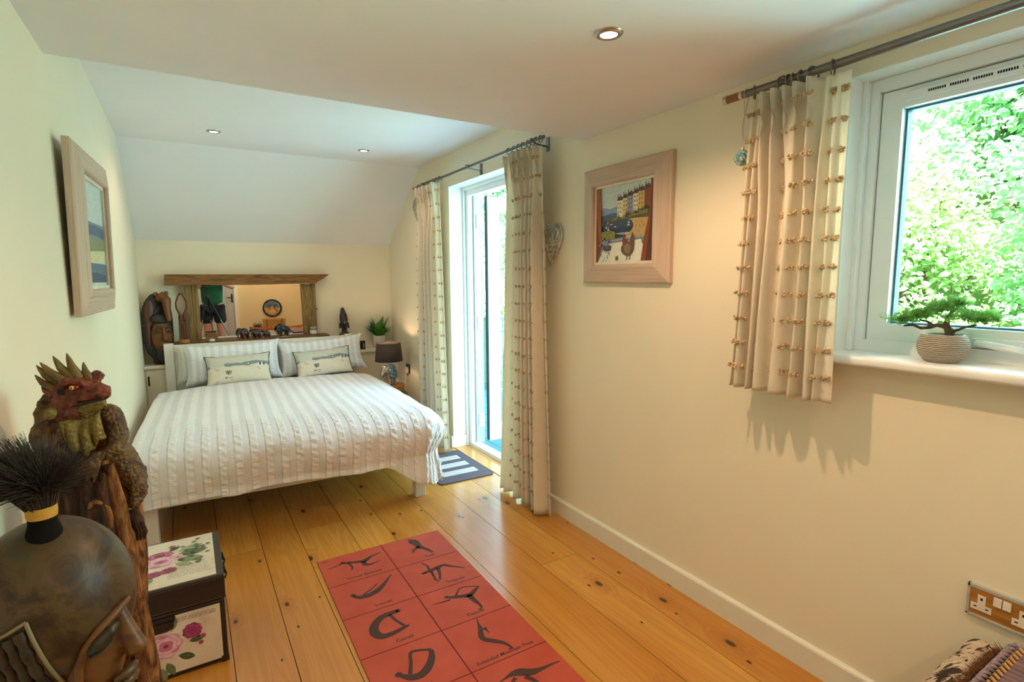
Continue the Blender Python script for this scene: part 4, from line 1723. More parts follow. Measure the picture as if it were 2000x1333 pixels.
mb.build('headdress', M_mblack, mk, bevel=0.006)
mb = MB()
mb.tube([(-0.010, -0.035, 0.47), (0.015, -0.062, 0.50), (0.03, -0.085, 0.47), (0.028, -0.098, 0.40), (0.030, -0.112, 0.335), (0.034, -0.118, 0.318)], [0.022, 0.034, 0.033, 0.024, 0.018, 0.010], 12)
mb.ball((-0.02, -0.035, 0.515), (0.018, 0.012, 0.018), 10, 8)
mb.ball((0.045, -0.045, 0.518), (0.018, 0.012, 0.018), 10, 8)
skin_obj('carved_animal_crest', sculpt(mb, 0.005, 2), M_morange, mk)

# ---- two giraffes, necks joined in a ring
gz = 0.8622
gf = thing('giraffe_carving', 'slim reddish carving of two giraffes, necks in a loop, at the mirror post', 'figurine', (-0.038, 5.185, gz))
M_gir = wood('red_brown_carving', [(0.3, '#44200f'), (0.6, '#6e3a20'), (0.8, '#8a5030')], 'Z', 8, 9, 0.5)
mb = MB()
mb.tube([(-0.012, 0, 0.20), (-0.014, 0, 0.235), (-0.036, 0, 0.285), (-0.038, 0, 0.33), (-0.020, 0, 0.385), (-0.004, 0, 0.405), (0.010, -0.006, 0.398)], [0.014, 0.010, 0.0075, 0.007, 0.007, 0.010, 0.005], 9)
mb.tube([(0.012, 0, 0.20), (0.014, 0, 0.235), (0.036, 0, 0.285), (0.038, 0, 0.33), (0.020, 0, 0.385), (0.004, 0.004, 0.408), (-0.012, 0.004, 0.400)], [0.014, 0.010, 0.0075, 0.007, 0.007, 0.010, 0.005], 9)
for s in (-1, 1):
    mb.ball((s * 0.013, 0, 0.205), (0.017, 0.018, 0.034), 12, 9)
    mb.tube([(s * 0.006, -0.004, 0.41), (s * 0.010, -0.004, 0.424)], 0.0028, 6)
    mb.tube([(s * 0.010, 0.004, 0.402), (s * 0.024, 0.004, 0.408)], [0.004, 0.002], 6)
skin_obj('bodies', sculpt(mb, 0.0035, 2), M_gir, gf)
for x in (-0.022, -0.006, 0.008, 0.023):
    mb = MB()
    mb.tube([(x * 0.8, 0, 0.20), (x, 0.002, 0.11), (x * 1.1, 0, 0.022)], [0.0095, 0.0078, 0.0078], 8)
    mb.build('leg', M_gir, gf)
mb = MB()
mb.lathe([(0.042, 0.0), (0.044, 0.012), (0.038, 0.024), (0.0, 0.026)], n=20)
mb.build('base', wood('honey_carved_base', [(0.3, '#a8641f'), (0.7, '#c98838')], 'X', 8, 6, 0.5), gf)

# ---- little wooden arch stand
ar = thing('wooden_arch_stand', 'small brown wooden block with an arch cut out, in front of the mirror', 'ornament', (0.165, 5.17, gz))
M_arch = wood('mid_brown_arch', [(0.3, '#6d4420'), (0.7, '#93632f')], 'X', 10, 5, 0.5)
mb = MB()
n = 14
out = [(-0.048, 0), (-0.034, 0)] + [(0.030 * -math.cos(PI * k / n), 0.030 * math.sin(PI * k / n) * 0.9) for k in range(n + 1)] + [(0.034, 0), (0.048, 0), (0.040, 0.038), (-0.040, 0.038)]
mb.prism([(a, -0.018, b) for a, b in out], (0, 0.036, 0))
mb.build('arch', M_arch, ar)
mb = MB()
mb.box((-0.050, -0.020, 0.038), (0.050, 0.020, 0.048))
mb.box((-0.034, -0.016, 0.048), (0.034, 0.016, 0.062))
mb.box((-0.048, -0.020, 0.062), (0.048, 0.020, 0.068))
mb.build('top_board', M_arch, ar, bevel=0.002)
mb = MB()
mb.lathe([(0.024, 0.0), (0.026, 0.008), (0.020, 0.020), (0.0, 0.024)], n=18)
o = mb.build('tea_light', plain('white_wax', '#e9e6dc', 0.5), loc=(0.165, 5.17, gz))
tag(o, 'small white round candle inside the wooden arch', 'candle')


# ---- elephants
def elephant(mb, s=1.0):
    """unit elephant about 1 tall facing -x; overlapping solids for sculpt()"""
    mb.ball((0.05 * s, 0, 0.62 * s), (0.42 * s, 0.27 * s, 0.30 * s), 18, 12)
    mb.ball((-0.42 * s, 0, 0.72 * s), (0.20 * s, 0.18 * s, 0.22 * s), 14, 10)
    mb.tube([(-0.55 * s, 0, 0.70 * s), (-0.66 * s, 0, 0.50 * s), (-0.66 * s, 0, 0.28 * s), (-0.72 * s, 0, 0.12 * s)], [0.11 * s, 0.085 * s, 0.06 * s, 0.045 * s], 10)
    for y in (-1, 1):
        mb.ball((-0.32 * s, y * 0.22 * s, 0.70 * s), (0.15 * s, 0.05 * s, 0.20 * s), 12, 8)
        for x in (-0.20, 0.30):
            mb.tube([(x * s, y * 0.14 * s, 0.55 * s), (x * s, y * 0.15 * s, 0.0)], [0.12 * s, 0.095 * s], 10)
        mb.tube([(-0.55 * s, y * 0.10 * s, 0.60 * s), (-0.68 * s, y * 0.12 * s, 0.50 * s)], [0.03 * s, 0.015 * s], 7)
    mb.tube([(0.46 * s, 0, 0.70 * s), (0.52 * s, 0, 0.42 * s)], [0.025 * s, 0.018 * s], 6)


M_ele = plain('dark_red_wood', '#4a221a', 0.35, vary=0.35, scale=60, coat=0.3)
eg = 'row of carved elephants on the mirror shelf'
for k, (x, h, lab) in enumerate([(0.418, 0.088, 'largest of the three dark red elephants on the mirror shelf'),
                                 (0.515, 0.078, 'middle elephant of the dark red trio on the mirror shelf'),
                                 (0.595, 0.062, 'smallest dark red elephant, at the end of the trio')]):
    mb = MB()
    elephant(mb, h)
    me = sculpt(mb, 0.0032, 1)
    o = skin_obj('carved_elephant', me, M_ele, None, (x, 5.175, gz))
    o.rotation_euler = (0, 0, R(18))
    tag(o, lab, 'figurine', eg)

# ---- black bull
bl = thing('bull_figurine', 'small black buffalo figurine on a pale base at the mirror', 'figurine', (0.735, 5.185, gz), R(10))
M_bull = plain('black_glazed_figure', '#16181c', 0.25, vary=0.1, coat=0.5)
mb = MB()
s = 0.1
mb.ball((0.010, 0, 0.072), (0.040, 0.026, 0.030), 16, 12)
mb.ball((-0.012, 0, 0.082), (0.030, 0.025, 0.030), 14, 10)
mb.ball((-0.044, 0, 0.066), (0.018, 0.015, 0.022), 12, 9)
mb.ball((-0.054, 0, 0.052), (0.011, 0.010, 0.012), 10, 8)
for y in (-1, 1):
    mb.tube([(-0.040, y * 0.012, 0.080), (-0.042, y * 0.026, 0.086), (-0.044, y * 0.024, 0.098)], [0.005, 0.004, 0.002], 7)
    for x in (-0.024, 0.034):
        mb.tube([(x, y * 0.013, 0.06), (x, y * 0.014, 0.03), (x - 0.002, y * 0.014, 0.006)], [0.012, 0.007, 0.008], 8)
mb.tube([(0.048, 0, 0.085), (0.056, 0, 0.06), (0.054, 0, 0.035)], [0.004, 0.003, 0.004], 6)
skin_obj('body', sculpt(mb, 0.0032, 1), M_bull, bl)
mb = MB()
mb.box((-0.035, -0.020, 0.0), (0.045, 0.020, 0.006))
mb.build('base', plain('pale_stone_base', '#b8a488', 0.6), bl, bevel=0.002)

# ---- candle jar
cj = thing('candle_jar', 'glass candle jar with a white label at the end of the mirror shelf', 'candle', (0.995, 5.195, gz))
mb = MB()
mb.lathe([(0.030, 0.0), (0.031, 0.004), (0.031, 0.062), (0.029, 0.062), (0.029, 0.05)], n=28)
mb.build('jar', plain('smoky_jar_glass', '#77736a', 0.1, vary=0.05, coat=0.5), cj)
mb = MB()
mb.lathe([(0.0314, 0.014), (0.0314, 0.046)], n=28, cap=False)
mb.build('label_band', plain('white_jar_label', '#e6e4dc', 0.6), cj)
mb = MB()
mb.lathe([(0.030, 0.0625), (0.030, 0.072), (0.027, 0.074), (0.0, 0.074)], n=28)
mb.build('lid', plain('grey_jar_lid', '#a8a498', 0.4), cj)

# ---- dark carved bust and white pot in front of it, on the ledge
bu = thing('carved_bust', 'dark carved wooden bust with a tall pointed headdress on the ledge', 'figurine', (1.292, 5.245, 0.692))
M_bust = plain('dark_ebony', '#2f1d18', 0.35, vary=0.2, scale=40, coat=0.2)
mb = MB()
mb.ball((0, 0, 0.10), (0.068, 0.042, 0.085), 18, 12)
mb.tube([(0, 0, 0.17), (0, 0, 0.225)], [0.026, 0.024], 12)
mb.ball((0, -0.006, 0.252), (0.036, 0.040, 0.050), 16, 12)
mb.tube([(0, 0.004, 0.285), (-0.004, 0.004, 0.335), (-0.009, 0.006, 0.385), (-0.012, 0.004, 0.412)], [0.040, 0.036, 0.022, 0.012], 14)
mb.tube([(0, -0.044, 0.262), (0, -0.054, 0.243), (0, -0.044, 0.236)], [0.005, 0.009, 0.006], 8)
mb.ball((0, -0.044, 0.222), (0.014, 0.008, 0.008), 10, 6)
for s in (-1, 1):
    mb.ball((s * 0.038, 0.004, 0.25), (0.009, 0.010, 0.020), 10, 8)
    mb.ball((s * 0.042, 0.0, 0.222), (0.009, 0.009, 0.012), 8, 6)
    mb.ball((s * 0.016, -0.042, 0.262), (0.008, 0.006, 0.005), 8, 6)
mb.lathe([(0.055, 0.0), (0.060, 0.05)], n=20)
skin_obj('bust', sculpt(mb, 0.0042, 1), M_bust, bu)
mb = MB()
mb.lathe([(0.030, 0.0), (0.031, 0.003), (0.031, 0.148), (0.028, 0.152), (0.027, 0.148), (0.0, 0.146)], n=24)
o = mb.build('white_pot', plain('matt_white_china', '#e4e2da', 0.5), loc=(1.262, 5.155, 0.692))
tag(o, 'plain white pot in front of the dark carved bust', 'pot')

# ---- small dark frame
sf = thing('tea_light_holder', 'small dark cube with a pale slot on the ledge near the fern', 'candle holder', (1.452, 5.20, 0.692), R(-20))
mb = MB()
mb.box((-0.024, -0.02, 0), (0.024, 0.02, 0.085))
mb.build('holder', plain('dark_plum_glass', '#34191a', 0.2, coat=0.4), sf, bevel=0.003)
mb = MB()
mb.box((0.004, -0.0206, 0.018), (0.014, -0.019, 0.058))
mb.build('pale_panel', plain('pale_pink_panel', '#c9b3ab', 0.5), sf)

# ---- fern in a white pot
fe = thing('potted_fern', 'green fern in a white pot on the ledge behind the lamp', 'plant', (1.622, 5.222, 0.692))
mb = MB()
mb.lathe([(0.045, 0.0), (0.050, 0.004), (0.064, 0.120), (0.066, 0.124), (0.060, 0.124), (0.058, 0.112), (0.0, 0.110)], n=28)
mb.build('pot', plain('white_glazed_pot', '#e8e4da', 0.35), fe)
M_fern = leaf_mat('fern_green', '#4a8a2e', '#6cae40', '#98cc62')
M_fern2 = leaf_mat('fern_green_dark', '#3a7026', '#55943a', '#7ab454')
r = random.Random(31)
for k in range(46):
    a = r.uniform(0, 2 * PI)
    L = r.uniform(0.15, 0.25)
    up = r.uniform(0.55, 1.1)
    if k in (3, 9, 15):
        L, up = 0.25, 1.05
    mb = MB()
    mb.use(M_fern if k % 3 else M_fern2)
    base = Vector((r.uniform(-.02, .02), r.uniform(-.02, .02), 0.105))
    d = Vector((math.cos(a), math.sin(a) * 0.7, 0))
    pts = []
    for i in range(15):
        f = i / 14
        pts.append(base + d * L * f * (0.42 + 0.55 * (1 - up)) + Vector((0, 0, L * (up * f - 0.28 * f * f))))
    mb.tube(pts, [0.0016 * (1 - 0.7 * i / 14) for i in range(15)], 4)
    for i in range(2, 15):
        t = (pts[i] - pts[i - 1]).normalized()
        side = t.cross(Vector((0.2, 0.1, 1))).normalized()
        ll = 0.034 * math.sin(PI * (0.12 + 0.85 * (i / 14) ** 0.8)) + 0.004
        for s in (-1, 1):
            p = pts[i]
            q = p + side * s * ll + t * ll * 0.5
            b = t * 0.0075
            mb.add([p - b, (p + q) / 2 - b * 1.4 + Vector((0, 0, .002)), q, (p + q) / 2 + b * 1.4 + Vector((0, 0, .002)), p + b], [(0, 1, 2, 3, 4)], False)
    # keep clear of the walls
    mb.v = [(min(v[0], 0.155), min(v[1], 0.088), v[2]) for v in mb.v]
    mb.build('frond', None, fe)

# ---- bedside lamp: silver elephant base, dark tapered shade
lp = thing('bedside_lamp', 'table lamp with a silver elephant base and dark brown shade', 'lamp', (1.562, 4.75, 0.402), 0)
M_sil = plain('silver_leaf_elephant', '#c9c3b8', 0.33, 0.7, vary=0.25, scale=60, bump=0.3)
mb = MB()
elephant(mb, 0.185)
me = sculpt(mb, 0.005, 1)
for v in me.vertices:
    v.co.x *= 0.78
    v.co.z = v.co.z * 1.02 + 0.005
o = skin_obj('elephant_body', me, M_sil, lp)
o.rotation_euler = (0, 0, R(22))
M_blank = NT('jewelled_blanket')
v = M_blank.coord(scale=(1, 1, 1))
vo = M_blank.n('ShaderNodeTexVoronoi')
vo.inputs['Scale'].default_value = 95
M_blank.l(v, vo.inputs['Vector'])
M_blank.color(M_blank.ramp(vo.outputs['Distance'], [(0.2, '#bfe0f0'), (0.5, '#6f9fc0'), (0.75, '#4a6f90')]))
M_blank.set(Roughness=0.25, Metallic=0.3)
mb = MB()
pts = []
for i in range(9):
    a = PI * (i / 8)
    pts.append((math.cos(a) * 0.060, 0.065 + math.sin(a) * 0.118))
for (a, b), (c, d) in zip(pts, pts[1:]):
    mb.add([(-0.050, a, b), (0.042, a, b), (0.042, c, d), (-0.050, c, d)], [(0, 1, 2, 3)], True)
o = mb.build('saddle_blanket', M_blank.m, lp)
o.rotation_euler = (0, 0, R(22))
o.modifiers.new('t', 'SOLIDIFY').thickness = 0.004
mb = MB()
mb.cyl((0, 0, 0.19), (0, 0, 0.245), 0.008)
mb.build('stem', M_sil, lp)
mb = MB()
mb.lathe([(0.126, 0.222), (0.110, 0.392)], n=44, cap=False)
sh = mb.build('lamp_shade', plain('dark_brown_shade_fabric', '#4a3d38', 0.8, bump=0.1, bscale=300), lp)
sm = sh.modifiers.new('t', 'SOLIDIFY')
sm.thickness = 0.002
mb = MB()
mb.lathe([(0.1245, 0.222), (0.1085, 0.392)], n=44, cap=False)
mb.build('shade_lining', plain('peach_shade_lining', '#f0d2b8', 0.7), lp)
M_bulb = NT('lit_bulb')
M_bulb.b.inputs['Emission Color'].default_value = (1, 0.78, 0.5, 1)
M_bulb.b.inputs['Emission Strength'].default_value = 6
mb = MB()
mb.ball((0, 0, 0.285), (0.024, 0.024, 0.034), 14, 10)
mb.build('bulb', M_bulb.m, lp)
lamp('bedside_lamp_light', 'POINT', (1.562, 4.75, 0.402 + 0.335), 1.7, (1.0, 0.72, 0.45), shadow_soft_size=0.02)

# ---- ceramic elephant stool under the lamp
st = thing('ceramic_stool', 'glazed ochre and green ceramic stool carrying the bedside lamp', 'side table', (1.575, 4.75, 0.0))
t = NT('mottled_ceramic_glaze')
v = t.coord()
n1 = t.noise(v, 16, 4, 0.6, 1.0)
t.color(t.ramp(n1, [(0.32, '#20241f'), (0.45, '#3a5a35'), (0.54, '#55734e'), (0.60, '#a86a24'), (0.75, '#5d5a3a')]))
t.set(Roughness=0.2)
M_glz = t.m
M_och = plain('ochre_glaze', '#a8661c', 0.2, vary=0.25, scale=18, coat=0.4)
mb = MB()
mb.lathe([(0.115, 0.0), (0.125, 0.02), (0.145, 0.10), (0.152, 0.19), (0.145, 0.28), (0.122, 0.352)], n=36)
mb.build('body', M_glz, st)
mb = MB()
mb.lathe([(0.120, 0.350), (0.126, 0.362), (0.126, 0.392), (0.118, 0.401), (0.0, 0.402)], n=36)
mb.build('seat', M_och, st)
for k in range(6):
    a = R(-115 + 60 * k)
    mb = MB()
    c = Vector((math.cos(a) * 0.146, math.sin(a) * 0.146, 0.275))
    mb.tube([c + Vector((-math.sin(a), math.cos(a), 0)) * 0.026 * math.cos(2 * PI * q / 14) + Vector((0, 0, 0.030 * math.sin(2 * PI * q / 14))) for q in range(14)], 0.009, 8, closed=True)
    mb.build('ring_handle', M_och, st)
# ------------------------------------------------------------------ things on the floor: yoga mat, door mat, floral storage box
M_mat = NT('terracotta_foam')
v = M_mat.coord()
M_mat.color(M_mat.ramp(M_mat.noise(v, 7, 4), [(0.3, '#b7452b'), (0.7, '#c4523a')]))
M_mat.set(Roughness=0.62)
M_mat.bump(M_mat.noise(v, 420, 2), 0.2, 0.001)
M_mat = M_mat.m
M_groove = plain('mat_groove', '#6e1d0e', 0.8)
M_print = plain('brown_mat_print', '#4a2a22', 0.7, vary=0.05)
ym = thing('yoga_mat', 'terracotta yoga mat printed with pose figures, lying on the pine floor', 'mat', (0.775, 2.595, 0.0), R(-0.6))
# local: far edge at y = 0, near edge towards -y; tiles 0.31 x 0.262
TW, TH, NR = 0.316, 0.2635, 7
mb = MB()
mb.use(M_mat)
mb.box((-TW, -NR * TH, 0.0004), (TW, 0, 0.0060))
z = 0.0064


def flat(pts, m=M_print, dz=0.0):
    mb.use(m)
    mb.add([(x, y, z + dz) for x, y in pts], [tuple(range(len(pts)))], False)


def groove(x0, y0, x1, y1):
    flat([(x0, y0), (x1, y0), (x1, y1), (x0, y1)], M_groove, -0.0002)


groove(-0.0028, -NR * TH, 0.0028, 0)
for k in range(1, NR):
    groove(-TW, -k * TH - 0.0024, TW, -k * TH + 0.0024)


def limb(cx, cy, pts):
    """tapered flat stroke: (x, y, half width) in tile units"""
    Q0 = [pts[0]] + list(pts) + [pts[-1]]
    fine = []
    for i in range(1, len(Q0) - 2):
        for k in range(5):
            f = k / 5
            p0, p1, p2, p3 = Q0[i - 1:i + 3]
            fine.append([0.5 * (2 * p1[c] + (p2[c] - p0[c]) * f + (2 * p0[c] - 5 * p1[c] + 4 * p2[c] - p3[c]) * f * f + (3 * p1[c] - p0[c] - 3 * p2[c] + p3[c]) * f ** 3) for c in range(3)])
    fine.append(pts[-1])
    P = [(Vector((cx + a * TW, cy + b * TH)), max(w, 0.003) * TW) for a, b, w in fine]
    L, Rr = [], []
    for i, (p, w) in enumerate(P):
        t = (P[min(i + 1, len(P) - 1)][0] - P[max(i - 1, 0)][0]).normalized()
        nn = Vector((-t.y, t.x))
        L.append(p + nn * w)
        Rr.append(p - nn * w)
    for i in range(len(P) - 1):
        flat([Rr[i], Rr[i + 1], L[i + 1], L[i]])


def dot(cx, cy, a, b, rx, ry=None):
    ry = ry or rx
    flat([(cx + (a + rx * math.cos(2 * PI * k / 14)) * TW, cy + b * TH + ry * TW * math.sin(2 * PI * k / 14)) for k in range(14)])


def words(cx, cy, s, size=0.027):
    me = text_mesh(s, size)
    mb.use(M_print)
    mb.smooth = False
    mb.mesh(me, Matrix.Translation((cx, cy + 0.105 * TH * 0.5, z)))
    bpy.data.meshes.remove(me)


def tile(col, row):
    return (-TW + col * TW + 0.5 * TW if col == 0 else 0.5 * TW), -(row + 1) * TH


# tile coordinates: x -0.5..0.5 across, y 0 (near edge) .. 1 (far edge)
cx, cy = tile(0, 0)
limb(cx, cy, [(-0.42, 0.62, .006), (-0.24, 0.66, .012), (-0.18, 0.70, .016)])
dot(cx, cy, -0.17, 0.71, .034)
limb(cx, cy, [(-0.16, 0.69, .026), (-0.02, 0.63, .028), (0.10, 0.58, .038), (0.17, 0.60, .042), (0.28, 0.68, .024), (0.42, 0.72, .010)])
limb(cx, cy, [(-0.10, 0.66, .020), (-0.07, 0.48, .014), (-0.10, 0.38, .010)])
limb(cx, cy, [(0.12, 0.58, .038), (0.12, 0.44, .034), (0.20, 0.40, .020), (0.34, 0.44, .009)])
words(cx + 0.01, cy + 0.01, 'Virtual Balance')
flat([(cx - 0.45 * TW, cy + 0.90 * TH), (cx - 0.36 * TW, cy + 0.86 * TH), (cx - 0.36 * TW, cy + 0.875 * TH), (cx - 0.45 * TW, cy + 0.915 * TH)])
flat([(cx - 0.44 * TW, cy + 0.945 * TH), (cx - 0.36 * TW, cy + 0.905 * TH), (cx - 0.36 * TW, cy + 0.92 * TH), (cx - 0.44 * TW, cy + 0.96 * TH)])
cx, cy = tile(1, 0)
limb(cx, cy, [(-0.05, 0.92, .006), (-0.01, 0.80, .075), (0.02, 0.66, .060), (0.03, 0.52, .045), (0.10, 0.36, .030), (0.14, 0.20, .016)])
limb(cx, cy, [(0.02, 0.54, .040), (-0.08, 0.48, .026), (-0.14, 0.38, .010)])
words(cx + 0.02, cy + 0.01, 'Tree')
cx, cy = tile(0, 1)
dot(cx, cy, -0.25, 0.58, .036)
limb(cx, cy, [(-0.25, 0.56, .022), (-0.18, 0.47, .040), (-0.05, 0.46, .048), (0.08, 0.52, .044), (0.20, 0.64, .030), (0.30, 0.78, .016), (0.37, 0.86, .012)])
limb(cx, cy, [(-0.12, 0.52, .018), (0.0, 0.60, .014), (0.13, 0.72, .010)])
words(cx + 0.02, cy + 0.01, 'Locust')
cx, cy = tile(1, 1)
limb(cx, cy, [(-0.13, 0.95, .010), (-0.09, 0.80, .014), (-0.10, 0.66, .020)])
dot(cx, cy, -0.21, 0.60, .034, .026)
limb(cx, cy, [(-0.20, 0.60, .026), (-0.09, 0.62, .036), (0.05, 0.66, .036), (0.14, 0.66, .034), (0.24, 0.54, .022), (0.38, 0.38, .009)])
limb(cx, cy, [(-0.09, 0.60, .022), (-0.11, 0.42, .018), (-0.12, 0.28, .014), (-0.09, 0.24, .016)])
limb(cx, cy, [(0.03, 0.64, .032), (-0.01, 0.44, .022), (-0.07, 0.26, .014)])
words(cx + 0.04, cy + 0.01, 'Triangle')
cx, cy = tile(0, 2)
limb(cx, cy, [(0.17, 0.80, .034), (0.05, 0.80, .044), (-0.08, 0.76, .048), (-0.19, 0.62, .056), (-0.22, 0.46, .060), (-0.16, 0.33, .050), (-0.02, 0.32, .038), (0.12, 0.36, .030), (0.20, 0.38, .014)])
dot(cx, cy, 0.17, 0.80, .036)
limb(cx, cy, [(0.05, 0.78, .024), (0.08, 0.60, .019), (0.14, 0.40, .022)])
words(cx + 0.02, cy + 0.01, 'Camel')
cx, cy = tile(1, 2)
limb(cx, cy, [(-0.40, 0.66, .006), (-0.26, 0.64, .013), (-0.14, 0.64, .020)])
dot(cx, cy, -0.16, 0.73, .034)
limb(cx, cy, [(-0.14, 0.70, .026), (-0.02, 0.64, .034), (0.08, 0.60, .040), (0.16, 0.60, .042), (0.26, 0.68, .026), (0.34, 0.74, .012)])
limb(cx, cy, [(-0.04, 0.68, .018), (0.08, 0.84, .012), (0.20, 0.82, .011), (0.34, 0.73, .010)])
limb(cx, cy, [(0.12, 0.60, .044), (0.13, 0.44, .036), (0.15, 0.28, .022), (0.14, 0.18, .014), (0.09, 0.16, .012)])
words(cx + 0.01, cy + 0.01, 'Dancer')
cx, cy = tile(0, 3)
dot(cx, cy, -0.20, 0.47, .042)
limb(cx, cy, [(-0.18, 0.44, .028), (-0.10, 0.34, .046), (0.02, 0.32, .052), (0.14, 0.42, .050), (0.22, 0.56, .040), (0.26, 0.70, .026)])
limb(cx, cy, [(-0.09, 0.40, .026), (-0.02, 0.60, .020), (0.03, 0.78, .022), (0.12, 0.78, .020), (0.26, 0.70, .022)])
words(cx + 0.0, cy + 0.01, 'Bow')
cx, cy = tile(1, 3)
limb(cx, cy, [(-0.02, 0.97, .006), (-0.05, 0.85, .014), (-0.07, 0.74, .030), (-0.12, 0.60, .036), (-0.12, 0.50, .036), (-0.04, 0.40, .036), (0.04, 0.30, .026), (0.08, 0.20, .016), (0.09, 0.12, .014)])
dot(cx, cy, -0.02, 0.70, .026)
limb(cx, cy, [(-0.02, 0.68, .014), (-0.01, 0.58, .006)])
limb(cx, cy, [(0.09, 0.14, .010), (0.04, 0.13, .008)])
words(cx - 0.005, cy + 0.004, 'Extended Mountain Pose', 0.0235)
cx, cy = tile(0, 4)
limb(cx, cy, [(-0.3, 0.5, .02), (0, 0.45, .045), (0.3, 0.6, .014)])
words(cx + 0.0, cy + 0.01, 'Bridge')
cx, cy = tile(1, 4)
limb(cx, cy, [(-0.33, 0.66, .006), (-0.22, 0.68, .014), (-0.14, 0.70, .030), (-0.04, 0.68, .056), (0.08, 0.60, .050), (0.20, 0.58, .026), (0.34, 0.58, .014), (0.44, 0.57, .008)])
limb(cx, cy, [(-0.33, 0.54, .006), (-0.22, 0.56, .014), (-0.12, 0.62, .026)])
limb(cx, cy, [(-0.02, 0.58, .034), (0.04, 0.44, .024), (0.05, 0.34, .014), (0.02, 0.28, .010)])
words(cx + 0.03, cy + 0.01, 'Extended Angle', 0.0265)
mb.build('mat_sheet', None, ym)

# ---- door mat
dm = thing('door_mat', 'dark grey door mat with three pale stripes by the balcony door', 'rug', (1.578, 3.47, 0.0), R(-1.0))
M_dm = plain('dark_grey_carpet_pile', '#5b4f57', 0.95, vary=0.2, scale=250, bump=0.5, bscale=500)
M_dl = plain('pale_grey_carpet_pile', '#b9b4ac', 0.95, vary=0.12, scale=250, bump=0.5, bscale=500)
mb = MB()
hw, hl, cr = 0.205, 0.305, 0.03
out = []
for sx, sy, a0 in ((1, 1, 0), (-1, 1, 90), (-1, -1, 180), (1, -1, 270)):
    for k in range(6):
        a = R(a0 + 90 * k / 5)
        out.append((sx * (hw - cr) + cr * math.cos(a), sy * (hl - cr) + cr * math.sin(a), 0.0003))
mb.prism(out, (0, 0, 0.008))
mb.build('mat_base', M_dm, dm, bevel=0.002)
for k in (-1, 0, 1):
    mb = MB()
    mb.box((-0.135, k * 0.150 - 0.042, 0.008), (0.135, k * 0.150 + 0.042, 0.0095))
    mb.build('pale_stripe', M_dl, dm)

# ---- floral storage box
fb = thing('storage_box', 'black edged storage box printed with pink roses, beside the driftwood', 'storage box', (-0.122, 2.268, 0.0))
M_leath = plain('dark_brown_leatherette', '#2a1d1a', 0.42, vary=0.15, scale=60, bump=0.15, bscale=220)
t = NT('aged_cream_print')
v = t.coord()
n1 = t.noise(v, 9, 5, 0.65)
t.color(t.ramp(n1, [(0.25, '#c9ad97'), (0.45, '#ddd0b8'), (0.7, '#e6e0cd')]))
t.set(Roughness=0.5)
M_aged = t.m
M_stitch = plain('tan_stitching', '#8a6a48', 0.7)
w, dpt, hh = 0.335, 0.388, 0.335
y0 = -0.194
lid = 0.092


mb = MB()
mb.box((-w / 2, y0, 0.004), (w / 2, y0 + dpt, hh - lid))
bodyo = mb.build('box_body', M_leath, fb, bevel=0.006)
mb = MB()
mb.box((-w / 2 - 0.004, y0 - 0.004, hh - lid + 0.001), (w / 2 + 0.004, y0 + dpt + 0.004, hh))
lido = mb.build('lid', M_leath, fb, bevel=0.006)
M_pk = [plain('rose_' + c.strip('#'), c, 0.5, vary=0.10, scale=50) for c in ('#d9a3b4', '#c77a95', '#b0547c', '#8f2f5e', '#e6c3cb', '#9c3a6a')]
M_lf = [plain('print_leaf_' + c.strip('#'), c, 0.5, vary=0.15, scale=60) for c in ('#5f7350', '#7f9068', '#44583c', '#97a57e')]
M_scr = plain('brown_print_script', '#7a6a50', 0.6)
zc = [0.0]


class Face:
    """prints flat shapes on a rectangle: p(u, v) maps metres on the face to the box"""

    def __init__(s, mb, p, step):
        s.mb, s.p, s.step, s.k = mb, p, step, 0

    def put(s, m, pts):
        s.k += 1
        s.mb.use(m)
        s.mb.poly([s.p(a, b, s.step * s.k) for a, b in pts])

    def rose(s, cx, cy, R0, pal, seed, squash=1.0):
        r = random.Random(seed)
        for ring_, (rad, cnt, col) in enumerate([(1.0, 9, pal[0]), (0.8, 8, pal[1]), (0.6, 7, pal[0]), (0.45, 6, pal[1]), (0.28, 4, pal[2])]):
            off = r.uniform(0, 6)
            for i in range(cnt):
                a = off + 2 * PI * i / cnt
                px, py = cx + math.cos(a) * R0 * rad * 0.62, cy + math.sin(a) * R0 * rad * 0.62 * squash
                c = M_pk[col] if i % 3 else M_pk[pal[(ring_ + 1) % 3]]
                s.put(c, oval(px, py, R0 * 0.40 * (0.6 + rad * 0.4), R0 * 0.34 * (0.6 + rad * 0.4) * squash, 10))
        s.put(M_pk[3], oval(cx, cy, R0 * 0.16, R0 * 0.13 * squash, 9))

    def leaf(s, cx, cy, a, L, m):
        c, q = math.cos(a), math.sin(a)
        pts = []
        for i in range(7):
            f = i / 6
            pts.append((f * L, 0.24 * L * math.sin(PI * f) ** 0.8))
        for i in range(5, 0, -1):
            f = i / 6
            pts.append((f * L, -0.24 * L * math.sin(PI * f) ** 0.8))
        s.put(m, [(cx + x * c - y * q, cy + x * q + y * c) for x, y in pts])
        s.put(M_lf[3], [(cx, cy), (cx + L * c - 0.001 * q, cy + L * q + 0.001 * c), (cx + L * c, cy + L * q)])

    def script(s, x0, y0, wd, rows, gap, seed):
        r = random.Random(seed)
        for k in range(rows):
            x = x0
            while x < x0 + wd:
                l = r.uniform(0.008, 0.022)
                s.put(M_scr, [(x, y0 - k * gap), (x + l, y0 - k * gap + 0.0006), (x + l, y0 - k * gap + 0.0022), (x, y0 - k * gap + 0.0016)])
                x += l + 0.004


